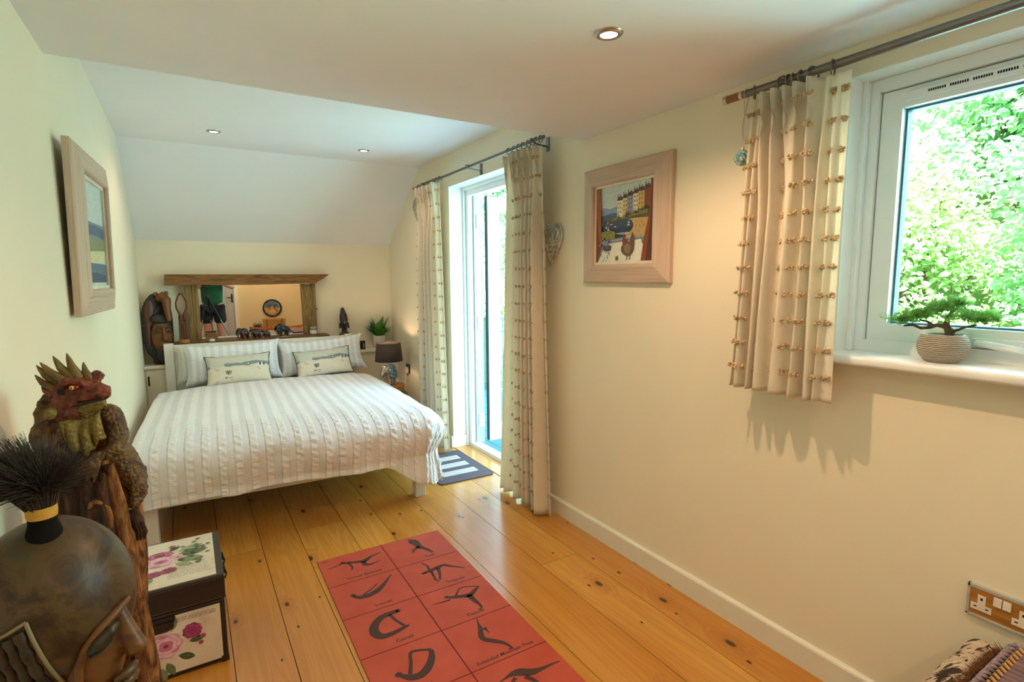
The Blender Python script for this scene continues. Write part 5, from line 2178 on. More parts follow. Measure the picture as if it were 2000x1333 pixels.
# printed panel on the front
mb = MB()
mb.use(M_aged)
fw_, fh_ = w - 0.034, hh - lid - 0.034
mb.box((-fw_ / 2, y0 - 0.0015, 0.020), (fw_ / 2, y0 + 0.001, 0.020 + fh_))
F = Face(mb, lambda a, b, e: (a, y0 - 0.0016 - e, 0.020 + b), 0.000012)
for a, L, cx, cy, m in ((2.4, .06, -.05, .14, 0), (3.3, .07, -.06, .11, 1), (3.9, .06, -.06, .09, 0), (1.3, .055, .0, .155, 1), (-1.2, .055, -.02, .045, 0), (-.4, .055, .015, .06, 2),
                        (-2.0, .05, -.05, .06, 3), (.1, .05, .05, .10, 2), (0.9, .045, .04, .12, 0), (1.9, .04, -.06, .155, 2), (-1.4, .05, -.035, .03, 1)):
    F.leaf(cx, cy, a, L, M_lf[m])
F.rose(-0.018, 0.107, 0.052, (0, 4, 1), 3)
F.rose(0.062, 0.137, 0.031, (2, 3, 5), 8)
F.rose(-0.065, 0.095, 0.024, (4, 0, 4), 9)
F.rose(0.093, 0.107, 0.009, (2, 2, 3), 9)
F.rose(0.085, 0.085, 0.008, (2, 2, 3), 4)
F.script(-0.14, 0.03, 0.06, 5, 0.006, 2)
F.script(-0.06, 0.196, 0.18, 3, 0.006, 5)
mb.build('rose_panel', None, bodyo)
mb = MB()
mb.use(M_leath)
mb.box((-0.085, y0 - 0.006, 0.215), (0.015, y0 + 0.0, 0.230))
mb.prism([(-0.083, y0 - 0.003, 0.214), (-0.078, y0 - 0.003, 0.190), (-0.060, y0 - 0.003, 0.182), (-0.010, y0 - 0.003, 0.182), (0.008, y0 - 0.003, 0.190), (0.013, y0 - 0.003, 0.214)], (0, -0.006, 0))
mb.build('pull_flap', None, bodyo, bevel=0.002)
mb = MB()
for s in (-1, 1):
    for zz in (0.012,):
        mb.box((s * w / 2 - 0.022 * (s > 0) - 0.001, y0 - 0.003, 0.004), (s * w / 2 + 0.022 * (s < 0) + 0.001, y0 + 0.012, 0.026))
mb.build('corner_cap', M_leath, bodyo)
# printed panel on the lid
mb = MB()
mb.use(M_aged)
mb.box((-w / 2 + 0.008, y0 + 0.010, hh - 0.001), (w / 2 - 0.020, y0 + dpt - 0.012, hh + 0.0015))
F = Face(mb, lambda a, b, e: (a, y0 + 0.01 + b, hh + 0.0016 + e), 0.000012)
for a, L, cx, cy, m in ((2.6, .07, -.07, .21, 1), (3.4, .07, -.07, .17, 0), (3.0, .06, -.07, .15, 3), (-.3, .10, .02, .19, 1), (0.1, .11, .02, .22, 0), (.8, .05, .0, .27, 2), (-2.4, .06, -.07, .12, 2),
                        (-1.8, .05, -.05, .09, 1), (0.4, .09, .03, .25, 3), (-.6, .07, .02, .16, 3)):
    F.leaf(cx, cy, a, L, M_lf[m])
F.rose(-0.030, 0.250, 0.046, (2, 1, 3), 3, 0.75)
F.rose(-0.025, 0.195, 0.058, (0, 4, 1), 5, 0.75)
F.rose(0.030, 0.205, 0.030, (4, 0, 0), 6, 0.75)
F.rose(-0.045, 0.105, 0.030, (5, 2, 3), 7, 0.75)
F.rose(0.0, 0.112, 0.028, (2, 5, 3), 8, 0.75)
F.rose(0.010, 0.305, 0.012, (2, 1, 3), 8)
F.script(-0.0, 0.13, 0.12, 9, 0.011, 12)
r = random.Random(4)
for k in range(26):
    a, b = 0.085 + r.gauss(0, 0.022), 0.22 + r.gauss(0, 0.05)
    if a < 0.135:
        F.put(r.choice([M_scr, M_lf[0], M_lf[2]]), oval(a, b, 0.009, 0.006, 7))
mb.build('rose_top_panel', None, lido)
mb = MB()
for k in range(42):
    a = -w / 2 + 0.008 + k * 0.0077
    mb.box((a, y0 - 0.0046, hh - 0.010), (a + 0.005, y0 - 0.0038, hh - 0.0092))
    mb.box((a, y0 - 0.0046, hh - lid + 0.008), (a + 0.005, y0 - 0.0038, hh - lid + 0.0088))
mb.build('stitching', M_stitch, lido)
mb = MB()
for q in (0.09, 0.20):
    mb.box((w / 2 + 0.003, y0 + q, hh - 0.045), (w / 2 + 0.010, y0 + q + 0.014, hh - 0.018))
    mb.tube([(w / 2 + 0.008, y0 + q + 0.007, hh - 0.03), (w / 2 + 0.014, y0 + q + 0.007, hh - 0.05), (w / 2 + 0.008, y0 + q + 0.007, hh - 0.068)], 0.003, 6)
mb.build('side_clasp', M_dark, lido)
# ------------------------------------------------------------------ foreground: dragon on driftwood, carved head, patterned seat, tray, bonsai
def noisy_wood(name, stops, scale, rough=0.7, bump=0.6, stretch=(3, 3, 0.8), bdist=0.01, scales=0):
    t = NT(name)
    v = t.coord(scale=stretch)
    f = t.noise(v, scale, 7, 0.65, 1.4)
    t.color(t.ramp(f, stops))
    t.set(Roughness=rough)
    t.b.inputs['Specular IOR Level'].default_value = 0.3
    if scales:
        vo = t.n('ShaderNodeTexVoronoi')
        vo.inputs['Scale'].default_value = scales
        t.l(t.coord(), vo.inputs['Vector'])
        f = t.math('SUBTRACT', t.math('MULTIPLY', f, 0.6), t.math('MULTIPLY', vo.outputs['Distance'], 1.2))
    t.bump(f, bump, bdist)
    return t.m


DX, DY = -0.205, 1.37
dr = thing('dragon_sculpture', 'horned red and olive dragon perched on a tall driftwood stump', 'sculpture', (DX, DY, 0))
M_drift = noisy_wood('driftwood', [(0.30, '#2b1609'), (0.42, '#5e3416'), (0.52, '#96592a'), (0.66, '#b57a44'), (0.85, '#6e3d1c')], 15, 0.8, 1.0, (3, 3, 0.7), 0.016)
M_driftd = noisy_wood('dark_driftwood', [(0.3, '#150c07'), (0.5, '#3a2111'), (0.7, '#5e381c'), (0.85, '#2c190d')], 14, 0.85, 1.0, (3, 3, 0.7), 0.014)
M_dred = noisy_wood('red_brown_hide', [(0.25, '#2c110b'), (0.45, '#5c2617'), (0.62, '#7e3a25'), (0.8, '#55301c')], 26, 0.4, 0.7, (1, 1, 1), 0.004, 110)
M_doliv = noisy_wood('olive_brown_scales', [(0.25, '#24140a'), (0.45, '#4e3118'), (0.6, '#6e4e26'), (0.8, '#3e2411')], 34, 0.45, 0.5, (1, 1, 1), 0.005, 150)
M_dyel = noisy_wood('ochre_belly', [(0.25, '#3f2d0e'), (0.5, '#7d632a'), (0.75, '#a0863e')], 30, 0.5, 0.7, (1, 1, 1), 0.004, 140)
M_horn = noisy_wood('olive_horn', [(0.3, '#4f3018'), (0.55, '#755a2c'), (0.8, '#8d7a42')], 14, 0.45, 0.3, (1, 1, 1), 0.003)


def P(x, y, z):
    """world point to the sculpture's own frame"""
    return Vector((x - DX, y - DY, z))


# stump: hollowed column with ridges that twist up to the top
def stump(u, v):
    z = v * 1.035
    a = 2 * PI * u
    cx = lerp(0.020, 0.012, v) + 0.012 * math.sin(z * 6)
    r0 = lerp(0.085, 0.062, v) + 0.012 * math.sin(z * 9 + 1)
    rid = 0.016 * noise.noise(Vector((math.cos(a) * 2.2, math.sin(a) * 2.2, z * 2.6)))
    rid += 0.010 * noise.noise(Vector((math.cos(a) * 6, math.sin(a) * 6, z * 5)))
    rid += 0.007 * abs(math.sin(a * 4 + z * 5)) - 0.004
    # hollow towards the viewer
    hol = math.exp(-((a - 4.35) / 0.42) ** 2) * sstep(0.55, 0.8, z) * 0.022
    r1 = r0 + rid - hol
    if v > 0.985:
        r1 *= 0.75
    return Vector((cx + r1 * math.cos(a), r1 * math.sin(a) * 0.9, z))


mb = MB()
mb.use(M_drift).grid(stump, 72, 130, closed_u=True)
o = mb.build('driftwood_stump', None, dr)
# the lighter ridge running up the outer side and dark bark strips
mb = MB()
mb.tube([P(-0.118, 1.335, 0.0), P(-0.116, 1.330, 0.30), P(-0.122, 1.320, 0.50), P(-0.128, 1.315, 0.66), P(-0.139, 1.312, 0.80), P(-0.146, 1.310, 0.92), P(-0.158, 1.315, 1.01)],
        [0.030, 0.027, 0.022, 0.019, 0.017, 0.016, 0.010], 12)
for v in range(len(mb.v)):
    p = Vector(mb.v[v])
    mb.v[v] = tuple(p + Vector((1, -1, 0)).normalized() * 0.008 * noise.fractal(p * 28, 1, 2, 4))
mb.build('driftwood_ridge', M_drift, dr)
mb = MB()
for x0, x1, s in ((-0.235, -0.225, 1), (-0.205, -0.20, 2), (-0.178, -0.172, 3)):
    mb.tube([P(x0, 1.318, 0.62), P((x0 + x1) / 2 + 0.006, 1.302, 0.78), P(x1, 1.300, 0.92), P(x1 + 0.004, 1.31, 1.0)], [0.012, 0.019, 0.018, 0.010], 9)
for v in range(len(mb.v)):
    p = Vector(mb.v[v])
    mb.v[v] = tuple(p + Vector((0.3, -1, 0)).normalized() * 0.008 * noise.fractal(p * 34, 1, 2, 4))
me = sculpt(mb, 0.0045, 1)
skin_obj('bark_strips', me, M_driftd, dr)
mb = MB()
mb.tube([P(-0.180 + 0.020 * math.cos(t), 1.292, 0.905 + 0.040 * math.sin(t)) for t in [2 * PI * k / 16 for k in range(16)]], 0.006, 7, closed=True)
mb.build('knot_hole', M_drift, dr)

# body: hunched shoulders, arms, haunch
mb = MB()
mb.ball(P(-0.196, 1.362, 1.080), (0.052, 0.050, 0.062), 18, 12)
mb.ball(P(-0.236, 1.345, 1.112), (0.030, 0.034, 0.034), 14, 10)
mb.ball(P(-0.152, 1.345, 1.095), (0.026, 0.032, 0.034), 14, 10)
mb.tube([P(-0.238, 1.335, 1.115), P(-0.250, 1.318, 1.080), P(-0.240, 1.300, 1.045), P(-0.212, 1.290, 1.030)], [0.026, 0.025, 0.018, 0.012], 12)
mb.tube([P(-0.150, 1.335, 1.100), P(-0.138, 1.318, 1.070), P(-0.142, 1.298, 1.040), P(-0.165, 1.288, 1.036)], [0.026, 0.021, 0.016, 0.011], 12)
mb.tube([P(-0.185, 1.37, 1.05), P(-0.146, 1.375, 1.00), P(-0.122, 1.365, 0.955)], [0.04, 0.036, 0.030], 12)
mb.tube([P(-0.122, 1.362, 0.962), P(-0.114, 1.340, 0.935), P(-0.126, 1.325, 0.905)], [0.026, 0.018, 0.011], 10)
mb.tube([P(-0.195, 1.375, 1.13), P(-0.205, 1.35, 1.155)], [0.040, 0.034], 12)
# bumps along the neck and shoulder
for x, z, q in ((-0.256, 1.128, .010), (-0.250, 1.145, .009), (-0.240, 1.158, .010), (-0.258, 1.110, .008), (-0.232, 1.148, .008), (-0.246, 1.132, .007)):
    mb.ball(P(x, 1.325, z), q, 8, 6)
me = sculpt(mb, 0.0042, 2, 0.0022, 0.012)
skin_obj('body', me, M_doliv, dr)
mb = MB()
mb.tube([P(-0.130, 1.352, 0.885), P(-0.122, 1.335, 0.875), P(-0.116, 1.325, 0.855)], [0.014, 0.013, 0.009], 9)
for k in range(3):
    mb.tube([P(-0.122 + k * .004, 1.328, 0.872), P(-0.119 + k * .006, 1.318, 0.852), P(-0.121 + k * .006, 1.314, 0.838)], [0.006, 0.005, 0.002], 7)
mb.build('hind_claw', M_driftd, dr)
# clawed hands crossed on the stump
for (hx, hz, s, tips) in ((-0.168, 1.036, 1, [(-0.205, 1.012), (-0.200, 0.999), (-0.190, 0.991), (-0.178, 0.988)]),
                          (-0.208, 1.034, -1, [(-0.222, 0.992), (-0.210, 0.985), (-0.200, 0.986), (-0.236, 1.005)])):
    mb = MB()
    mb.ball(P(hx, 1.288, hz), (0.017, 0.010, 0.011), 12, 8)
    for tx, tz in tips:
        mid = ((hx + tx) / 2 + 0.002 * s, (hz + tz) / 2 + 0.006)
        mb.tube([P(hx, 1.287, hz), P(mid[0], 1.278, mid[1]), P(tx, 1.280, tz)], [0.0075, 0.0062, 0.0018], 8)
    me = sculpt(mb, 0.0026, 1)
    skin_obj('clawed_hand', me, M_doliv if s > 0 else M_driftd, dr)

# head, jaw towards the right
mb = MB()
mb.ball(P(-0.205, 1.318, 1.165), (0.034, 0.034, 0.030), 18, 12)
mb.tube([P(-0.205, 1.315, 1.170), P(-0.180, 1.300, 1.170), P(-0.158, 1.290, 1.163), P(-0.146, 1.286, 1.158)], [0.030, 0.025, 0.019, 0.016], 14)
mb.ball(P(-0.147, 1.284, 1.163), (0.011, 0.013, 0.012), 12, 8)
mb.ball(P(-0.150, 1.292, 1.168), (0.012, 0.012, 0.009), 10, 8)
# brow ridges
mb.tube([P(-0.216, 1.288, 1.178), P(-0.202, 1.279, 1.193), P(-0.186, 1.277, 1.190), P(-0.170, 1.279, 1.177)], [0.006, 0.0085, 0.0085, 0.005], 9)
mb.tube([P(-0.172, 1.31, 1.186), P(-0.158, 1.308, 1.195), P(-0.150, 1.304, 1.190)], [0.010, 0.012, 0.008], 9)
# cheek folds
mb.tube([P(-0.222, 1.292, 1.166), P(-0.208, 1.284, 1.158), P(-0.188, 1.279, 1.155), P(-0.168, 1.275, 1.158)], [0.006, 0.006, 0.005, 0.004], 7)
mb.tube([P(-0.226, 1.294, 1.150), P(-0.208, 1.284, 1.145), P(-0.186, 1.278, 1.143)], [0.006, 0.007, 0.004], 7)
mb.tube([P(-0.236, 1.300, 1.138), P(-0.215, 1.288, 1.128), P(-0.19, 1.285, 1.127)], [0.013, 0.014, 0.010], 9)
me = sculpt(mb, 0.0034, 2, 0.0022, 0.011)
skin_obj('head', me, M_dred, dr)
mb = MB()
mb.tube([P(-0.205, 1.300, 1.132), P(-0.182, 1.288, 1.136), P(-0.160, 1.282, 1.141), P(-0.147, 1.281, 1.146)], [0.015, 0.014, 0.012, 0.009], 12)
me = sculpt(mb, 0.0034, 1, 0.002, 0.010)
skin_obj('lower_jaw', me, M_dyel, dr)
mb = MB()
mb.tube([P(-0.206, 1.281, 1.141), P(-0.188, 1.273, 1.145), P(-0.166, 1.267, 1.150), P(-0.148, 1.270, 1.153)], 0.0016, 6)
mb.build('mouth_line', M_dark, dr)
mb = MB()
mb.ball(P(-0.157, 1.270, 1.160), (0.004, 0.003, 0.004), 8, 6)
mb.build('nostril', M_dark, dr)
mb = MB()
mb.ball(P(-0.214, 1.285, 1.172), (0.006, 0.004, 0.006), 8, 6)
mb.build('ear_hollow', M_dark, dr)
mb = MB()
mb.use(plain('red_eye', '#8c1c12', 0.15, coat=0.6)).ball(P(-0.192, 1.2765, 1.180), (0.0088, 0.006, 0.0060), 14, 10)
mb.use(plain('yellow_iris', '#d7b64a', 0.15, coat=0.6)).ball(P(-0.1950, 1.2718, 1.1800), (0.0040, 0.0025, 0.0040), 12, 8)
mb.use(M_dark).ball(P(-0.1955, 1.2697, 1.1800), (0.0012, 0.0012, 0.0022), 8, 6)
mb.build('eye', None, dr)
# horns of the crest
for (bx, bz, tx, tz, rr, dy) in ((-0.228, 1.178, -0.252, 1.205, .010, 0), (-0.222, 1.186, -0.250, 1.222, .011, .008), (-0.212, 1.192, -0.243, 1.228, .012, 0), (-0.200, 1.196, -0.224, 1.238, .012, .004), (-0.188, 1.196, -0.203, 1.242, .012, .002),
                                 (-0.172, 1.194, -0.179, 1.223, .0095, 0), (-0.232, 1.168, -0.244, 1.184, .008, 0)):
    mb = MB()
    b, t2 = P(bx, 1.303 + dy, bz), P(tx, 1.308 + dy, tz)
    m = (b + t2) / 2 + Vector((-0.002, 0, -0.002))
    mb.tube([b - (t2 - b) * 0.3, b, m, lerp(m, t2, 0.6), t2], [rr * 0.8, rr * 0.75, rr * 0.58, rr * 0.34, 0.0008], 10)
    mb.build('crest_horn', M_horn if rr > .009 else M_dred, dr)
mb = MB()
mb.lathe([(0.0105, -0.012), (0.0112, 0.0), (0.0095, 0.007), (0.004, 0.010), (0, 0.0102)], n=18)
o = mb.build('jaw_stud', M_dyel, dr, loc=P(-0.231, 1.281, 1.133), rot=(R(90), 0, R(-12)))
# ragged throat frill
mb = MB()
fr = [(-0.222, 1.125), (-0.205, 1.118), (-0.188, 1.112), (-0.170, 1.118), (-0.158, 1.128)]
lo = [(-0.215, 1.078), (-0.200, 1.060), (-0.186, 1.050), (-0.176, 1.066), (-0.163, 1.082)]
sp = [(-0.176, 1.048), (-0.168, 1.060), (-0.160, 1.086), (-0.155, 1.100)]


def frill(u, v):
    k = u * 4
    i = min(int(k), 3)
    f = k - i
    a = Vector((lerp(fr[i][0], fr[i + 1][0], f), 1.290, lerp(fr[i][1], fr[i + 1][1], f)))
    b = Vector((lerp(lo[i][0], lo[i + 1][0], f), 1.285, lerp(lo[i][1], lo[i + 1][1], f)))
    p = a.lerp(b, v)
    p.y += 0.008 * math.sin(u * 20) * v - 0.006 * math.sin(PI * v)
    p.z -= 0.010 * v * abs(math.sin(u * 11))
    p.x += 0.008 * v * v * u
    return P(*p)


mb.grid(frill, 30, 10)
o = mb.build('throat_frill', M_dyel, dr)
o.modifiers.new('t', 'SOLIDIFY').thickness = 0.003

# ---- large carved head with a hair tuft, closest to the camera
MX, MY = -0.200, 0.985
hd = thing('tribal_sculpture', 'large dark carved wooden head with a black hair tuft, nearest the camera', 'sculpture', (MX, MY, 0))
M_dome = noisy_wood('smoked_brown_dome', [(0.25, '#20140b'), (0.42, '#3a2615'), (0.55, '#523a21'), (0.68, '#423828'), (0.85, '#2a2018')], 15, 0.42, 0.35, (1, 1, 1), 0.004)
M_facew = noisy_wood('orange_brown_face', [(0.25, '#341d0d'), (0.5, '#5e3919'), (0.75, '#7a4e26')], 9, 0.4, 0.25, (1, 1, 2), 0.003)
M_braid = noisy_wood('dark_braids', [(0.3, '#1b130c'), (0.55, '#3d2c18'), (0.8, '#59421f')], 16, 0.5, 0.5, (4, 4, 1), 0.004)
M_edge = plain('beige_braid_edge', '#7d6a48', 0.55)


def Q(x, y, z):
    return Vector((x - MX, y - MY, z))


mb = MB()
mb.ball(Q(-0.200, 0.985, 0.905), (0.103, 0.105, 0.130), 40, 28)
mb.ball(Q(-0.205, 0.990, 0.830), (0.092, 0.090, 0.120), 30, 20)
mb.tube([Q(-0.21, 1.0, 0.80), Q(-0.215, 1.005, 0.62), Q(-0.21, 1.0, 0.50)], [0.075, 0.058, 0.075], 20)
me = sculpt(mb, 0.006, 4)
skin_obj('head_dome', me, M_dome, hd)
mb = MB()
mb.lathe([(0.085, 0.0), (0.09, 0.02), (0.075, 0.06), (0.062, 0.30), (0.085, 0.42), (0.09, 0.52)], n=32)
mb.build('plinth', M_braid, hd)
# face set into the outer side, with rim, eye, nose, lips
mb = MB()
mb.ball(Q(-0.158, 0.945, 0.845), (0.046, 0.048, 0.082), 24, 18)
mb.tube([Q(-0.122, 0.935, 0.905), Q(-0.108, 0.926, 0.865), Q(-0.097, 0.920, 0.838), Q(-0.106, 0.928, 0.828)], [0.012, 0.013, 0.015, 0.010], 12)
mb.ball(Q(-0.158, 0.940, 0.780), (0.040, 0.042, 0.05), 18, 12)
me = sculpt(mb, 0.0042, 3)
skin_obj('face', me, M_facew, hd)
mb = MB()
rim = [(-0.104, 0.938, 0.908), (-0.116, 0.918, 0.903), (-0.135, 0.899, 0.892), (-0.152, 0.892, 0.872), (-0.162, 0.893, 0.848), (-0.164, 0.895, 0.82), (-0.156, 0.897, 0.79), (-0.146, 0.902, 0.765)]
mb.tube([Q(*p) for p in rim], [0.004, 0.006, 0.0065, 0.006, 0.006, 0.006, 0.006, 0.004], 10)
mb.build('face_rim', M_facew, hd)
M_eyew = noisy_wood('worn_grey_green_paint', [(0.3, '#1e150d'), (0.6, '#3a2c1c'), (0.8, '#4a3c2a')], 14, 0.35, 0.2, (1, 1, 1), 0.002)
mb = MB()
mb.tube([Q(-0.149, 0.890, 0.866), Q(-0.137, 0.889, 0.876), Q(-0.124, 0.898, 0.886), Q(-0.115, 0.909, 0.890)], [0.005, 0.009, 0.009, 0.005], 14)
me = sculpt(mb, 0.0025, 2)
skin_obj('eyelid', me, M_eyew, hd)
mb = MB()
mb.tube([Q(-0.148, 0.892, 0.859), Q(-0.136, 0.889, 0.866), Q(-0.122, 0.896, 0.876)], [0.002, 0.004, 0.003], 8)
mb.build('eye_slit', M_dark, hd)
M_lip = noisy_wood('worn_pinkish_lips', [(0.3, '#32210f'), (0.6, '#543c24'), (0.8, '#6a5034')], 14, 0.35, 0.2, (1, 1, 1), 0.002)
for zz, q in ((0.808, 0.0075), (0.794, 0.0075)):
    mb = MB()
    mb.tube([Q(-0.126, 0.905, zz - 0.004), Q(-0.114, 0.908, zz), Q(-0.105, 0.918, zz + 0.001), Q(-0.102, 0.93, zz)], [0.004, q, q, 0.004], 12)
    mb.build('lip', M_lip, hd)
# braided panel with pale edges low on the near side
el_c, el_r = Vector((-0.200, 0.985, 0.905)), Vector((0.103, 0.105, 0.130))


def on_head(x, z, lift=0.0):
    """front of the head's skin at x, z"""
    dx, dz = (x - el_c.x) / el_r.x, (z - el_c.z) / el_r.z
    k = max(0.0, 1 - dx * dx - dz * dz)
    y = el_c.y - el_r.y * math.sqrt(k)
    dx2, dz2 = (x + 0.205) / 0.092, (z - 0.83) / 0.120
    k2 = 1 - dx2 * dx2 - dz2 * dz2
    if k2 > 0:
        y = min(y, 0.990 - 0.090 * math.sqrt(k2))
    return Q(x, y - lift, z)


mb = MB()
mb.tube([on_head(lerp(-0.207, -0.168, f), lerp(0.938, 0.780, f), 0.002) for f in [k / 14 for k in range(15)]], 0.0026, 8)
mb.tube([on_head(lerp(-0.207, -0.262, f), lerp(0.938, 0.910, f), 0.002) for f in [k / 10 for k in range(11)]], 0.0026, 8)
mb.build('braid_edge', M_edge, hd)
for k in range(5):
    mb = MB()
    t0 = (k + 0.6) / 5
    x0 = lerp(-0.209, -0.262, t0)
    z0 = lerp(0.930, 0.903, t0)
    pts = []
    rad = []
    for i in range(22):
        f = i / 21
        z = lerp(z0, 0.760, f)
        x = x0 + (z0 - z) * 0.20
        pts.append(on_head(x, z, 0.0))
        rad.append(0.0068 + 0.0014 * math.sin(i * 1.9))
    mb.tube(pts, rad, 9)
    mb.build('braid', M_braid, hd)
# hair tuft with a yellow binding
mb = MB()
mb.lathe([(0.023, -0.012), (0.020, 0.0), (0.0165, 0.012), (0.0165, 0.03)], n=20)
mb.build('hair_root', plain('black_hair', '#14100d', 0.9, spec=0.1), hd, loc=Q(-0.194, 0.958, 1.030))
mb = MB()
mb.lathe([(0.0172, 0.0), (0.0180, 0.006), (0.0176, 0.016)], n=24, cap=False)
o = mb.build('binding', plain('yellow_cord_binding', '#c08a2c', 0.6, bump=0.3, bscale=400), hd, loc=Q(-0.194, 0.958, 1.050))
r = random.Random(17)
mb = MB()
for k in range(2600):
    a = r.uniform(0, 2 * PI)
    q = 0.014 * math.sqrt(r.random())
    b = Q(-0.194 + q * math.cos(a), 0.958 + q * math.sin(a), 1.056)
    sp2 = r.uniform(0.0, 1.0)
    d = Vector((math.cos(a) * sp2 * 0.75, math.sin(a) * sp2 * 0.55, r.uniform(0.5, 1.0)))
    d.x -= 0.24
    L = r.uniform(0.07, 0.118)
    m = b + Vector((0, 0, 1)) * L * 0.22 + d * L * 0.30
    e = b + d.normalized() * L + Vector((r.uniform(-.012, .012), r.uniform(-.012, .012), -0.30 * L * sp2 * sp2))
    mb.tube([b, m, e], [0.0007, 0.0006, 0.0002], 3, cap=False)
mb.build('hair_tuft', plain('brown_black_hair', '#3a2d22', 0.55, vary=0.4), hd)

# ---- patterned seat in the corner below the socket
se = thing('upholstered_bench', 'bench covered in a cream cloth with dark brush marks under the oak socket', 'bench', (1.43, -0.05, 0))
t = NT('brush_marked_throw')
v = t.coord(scale=(1, 1, 1), rot=(0, 0, R(18)))
vm = t.n('ShaderNodeMapping')
vm.inputs['Scale'].default_value = (14, 52, 14)
t.l(v, vm.inputs['Vector'])
n1 = t.noise(vm.outputs[0], 1.0, 6, 0.62, 1.6)
n2 = t.noise(v, 7, 3)
sel = t.math('ADD', n1, t.math('MULTIPLY', t.math('SUBTRACT', n2, 0.5), 0.75))
base = t.ramp(t.noise(v, 11, 4), [(0.3, '#b79d86'), (0.7, '#d6c3ab')])
t.color(t.mix(t.ramp(sel, [(0.50, (0, 0, 0, 1)), (0.54, (1, 1, 1, 1))]), base, '#33261c'))
t.set(Roughness=0.95)
t.bump(t.noise(v, 220, 3), 0.4, 0.003)
M_throw = t.m
mb = MB()
mb.box((-0.32, -0.85, 0.30), (0.335, 0.552, 0.418))
mb.build('seat_cushion', M_throw, se, bevel=0.035, seg=5)
mb = MB()
mb.box((-0.31, -0.83, 0.12), (0.33, 0.53, 0.30))
mb.build('bench_base', M_throw, se, bevel=0.01)
for x in (-0.27, 0.29):
    for y in (-0.78, 0.48):
        mb = MB()
        mb.box((x - 0.025, y - 0.025, 0), (x + 0.025, y + 0.025, 0.12))
        mb.build('leg', M_beam, se)

# ---- slatted tray with a rope edge, on the bench
ty = thing('slatted_tray', 'lilac brown slatted tray with a rope edge and pegs, on the bench', 'tray', (1.56, 0.0, 0.4185))
M_slat = wood('lilac_brown_slat', [(0.3, '#6a5058'), (0.6, '#8d7178'), (0.8, '#a58c90')], 'Y', 14, 5, 0.4)
M_rope = noisy_wood('lilac_rope', [(0.3, '#6e5a62'), (0.6, '#a3929c'), (0.8, '#bdb0b8')], 60, 0.6, 0.4, (1, 1, 1), 0.002)
M_peg = plain('honey_peg', '#d0a068', 0.4)
x0, x1, ya, yb = -0.24, 0.165, -0.46, 0.405
mb = MB()
mb.box((x0, ya, 0.0005), (x1, yb - 0.008, 0.020))
mb.build('tray_base', M_braid, ty)
n = 20
for k in range(n):
    a = x0 + (x1 - x0) * k / n
    mb = MB()
    mb.box((a + 0.0012, ya, 0.020), (a + (x1 - x0) / n - 0.0012, yb - 0.022, 0.0285))
    mb.build('slat', M_slat, ty, bevel=0.002)
for k in range(n):
    a = x0 + (x1 - x0) * (k + 0.5) / n
    mb = MB()
    mb.cyl((a, yb - 0.022, 0.026), (a, yb - 0.012, 0.034), 0.0046, 9)
    mb.build('peg', M_peg, ty)
mb = MB()
for s in (0, 1):
    mb.tube([(lerp(x0, x1, i / 120), yb + 0.0052 * math.cos(i * 0.55 + s * PI), 0.028 + 0.0052 * math.sin(i * 0.55 + s * PI)) for i in range(121)], 0.0046, 7)
for s in (0, 1):
    mb.tube([(x1 + 0.0052 * math.cos(i * 0.55 + s * PI), lerp(yb, ya, i / 200), 0.028 + 0.0052 * math.sin(i * 0.55 + s * PI)) for i in range(201)], 0.0062, 7)
mb.build('rope_edge', M_rope, ty)
r = random.Random(2)
mb = MB()
for k in range(900):
    a = r.uniform(1.30, 1.70)
    b = Vector((a, 0.412 + r.uniform(0, 0.012), 0.4185))
    e = b + Vector((r.uniform(-.015, .015), r.uniform(0.003, .026), r.uniform(0.004, .030)))
    mb.tube([b, (b + e) / 2 + Vector((0, 0, .006)), e], [0.0012, 0.001, 0.0003], 3, cap=False)
mb.tube([(1.30, 0.417, 0.4225), (1.5, 0.420, 0.4225), (1.70, 0.417, 0.4225)], 0.004, 6)
o = mb.build('fur_trim', plain('brown_fur', '#7a4a28', 0.8, vary=0.4, scale=60))
tag(o, 'strip of brown fur lying along the rope edge of the slatted tray', 'fur')

# ---- bonsai in a ribbed pot on the sill
bo = thing('bonsai', 'small bonsai pine in a ribbed beige pot on the window sill', 'plant', (1.815, 0.640, 1.1342))
t = NT('ribbed_beige_pot')
v = t.coord()
w1 = t.n('ShaderNodeTexWave')
w1.wave_type, w1.bands_direction = 'BANDS', 'Z'
w1.inputs['Scale'].default_value = 62
w1.inputs['Distortion'].default_value = 2.6
w1.inputs['Detail'].default_value = 3
w1.inputs['Detail Scale'].default_value = 1.4
t.l(v, w1.inputs['Vector'])
t.color(t.ramp(w1.outputs['Fac'], [(0.15, '#8d7c69'), (0.5, '#bfb09a'), (0.85, '#d8cdbb')]))
t.set(Roughness=0.8)
t.bump(w1.outputs['Fac'], 0.9, 0.004)
mb = MB()
mb.lathe([(0.036, 0.0), (0.040, 0.002), (0.055, 0.022), (0.0605, 0.042), (0.0585, 0.060), (0.051, 0.076), (0.046, 0.079), (0.043, 0.075), (0.041, 0.068), (0.0, 0.068)], n=40)
mb.build('pot', t.m, bo)
M_btrunk = noisy_wood('bonsai_bark', [(0.3, '#2f261a'), (0.6, '#54452f'), (0.8, '#6b5a3e')], 30, 0.8, 0.5, (1, 1, 1), 0.002)
mb = MB()
mb.tube([(0, -0.010, 0.066), (0, -0.014, 0.085), (0, -0.004, 0.105), (0, -0.006, 0.125), (0.002, -0.018, 0.150)], [0.0135, 0.0115, 0.0085, 0.0065, 0.004], 10)
mb.tube([(0, -0.006, 0.100), (0, 0.018, 0.104), (0.002, 0.034, 0.096), (0.002, 0.056, 0.092), (0.0, 0.076, 0.100), (0.0, 0.100, 0.096)], [0.0072, 0.006, 0.0055, 0.005, 0.004, 0.003], 9)
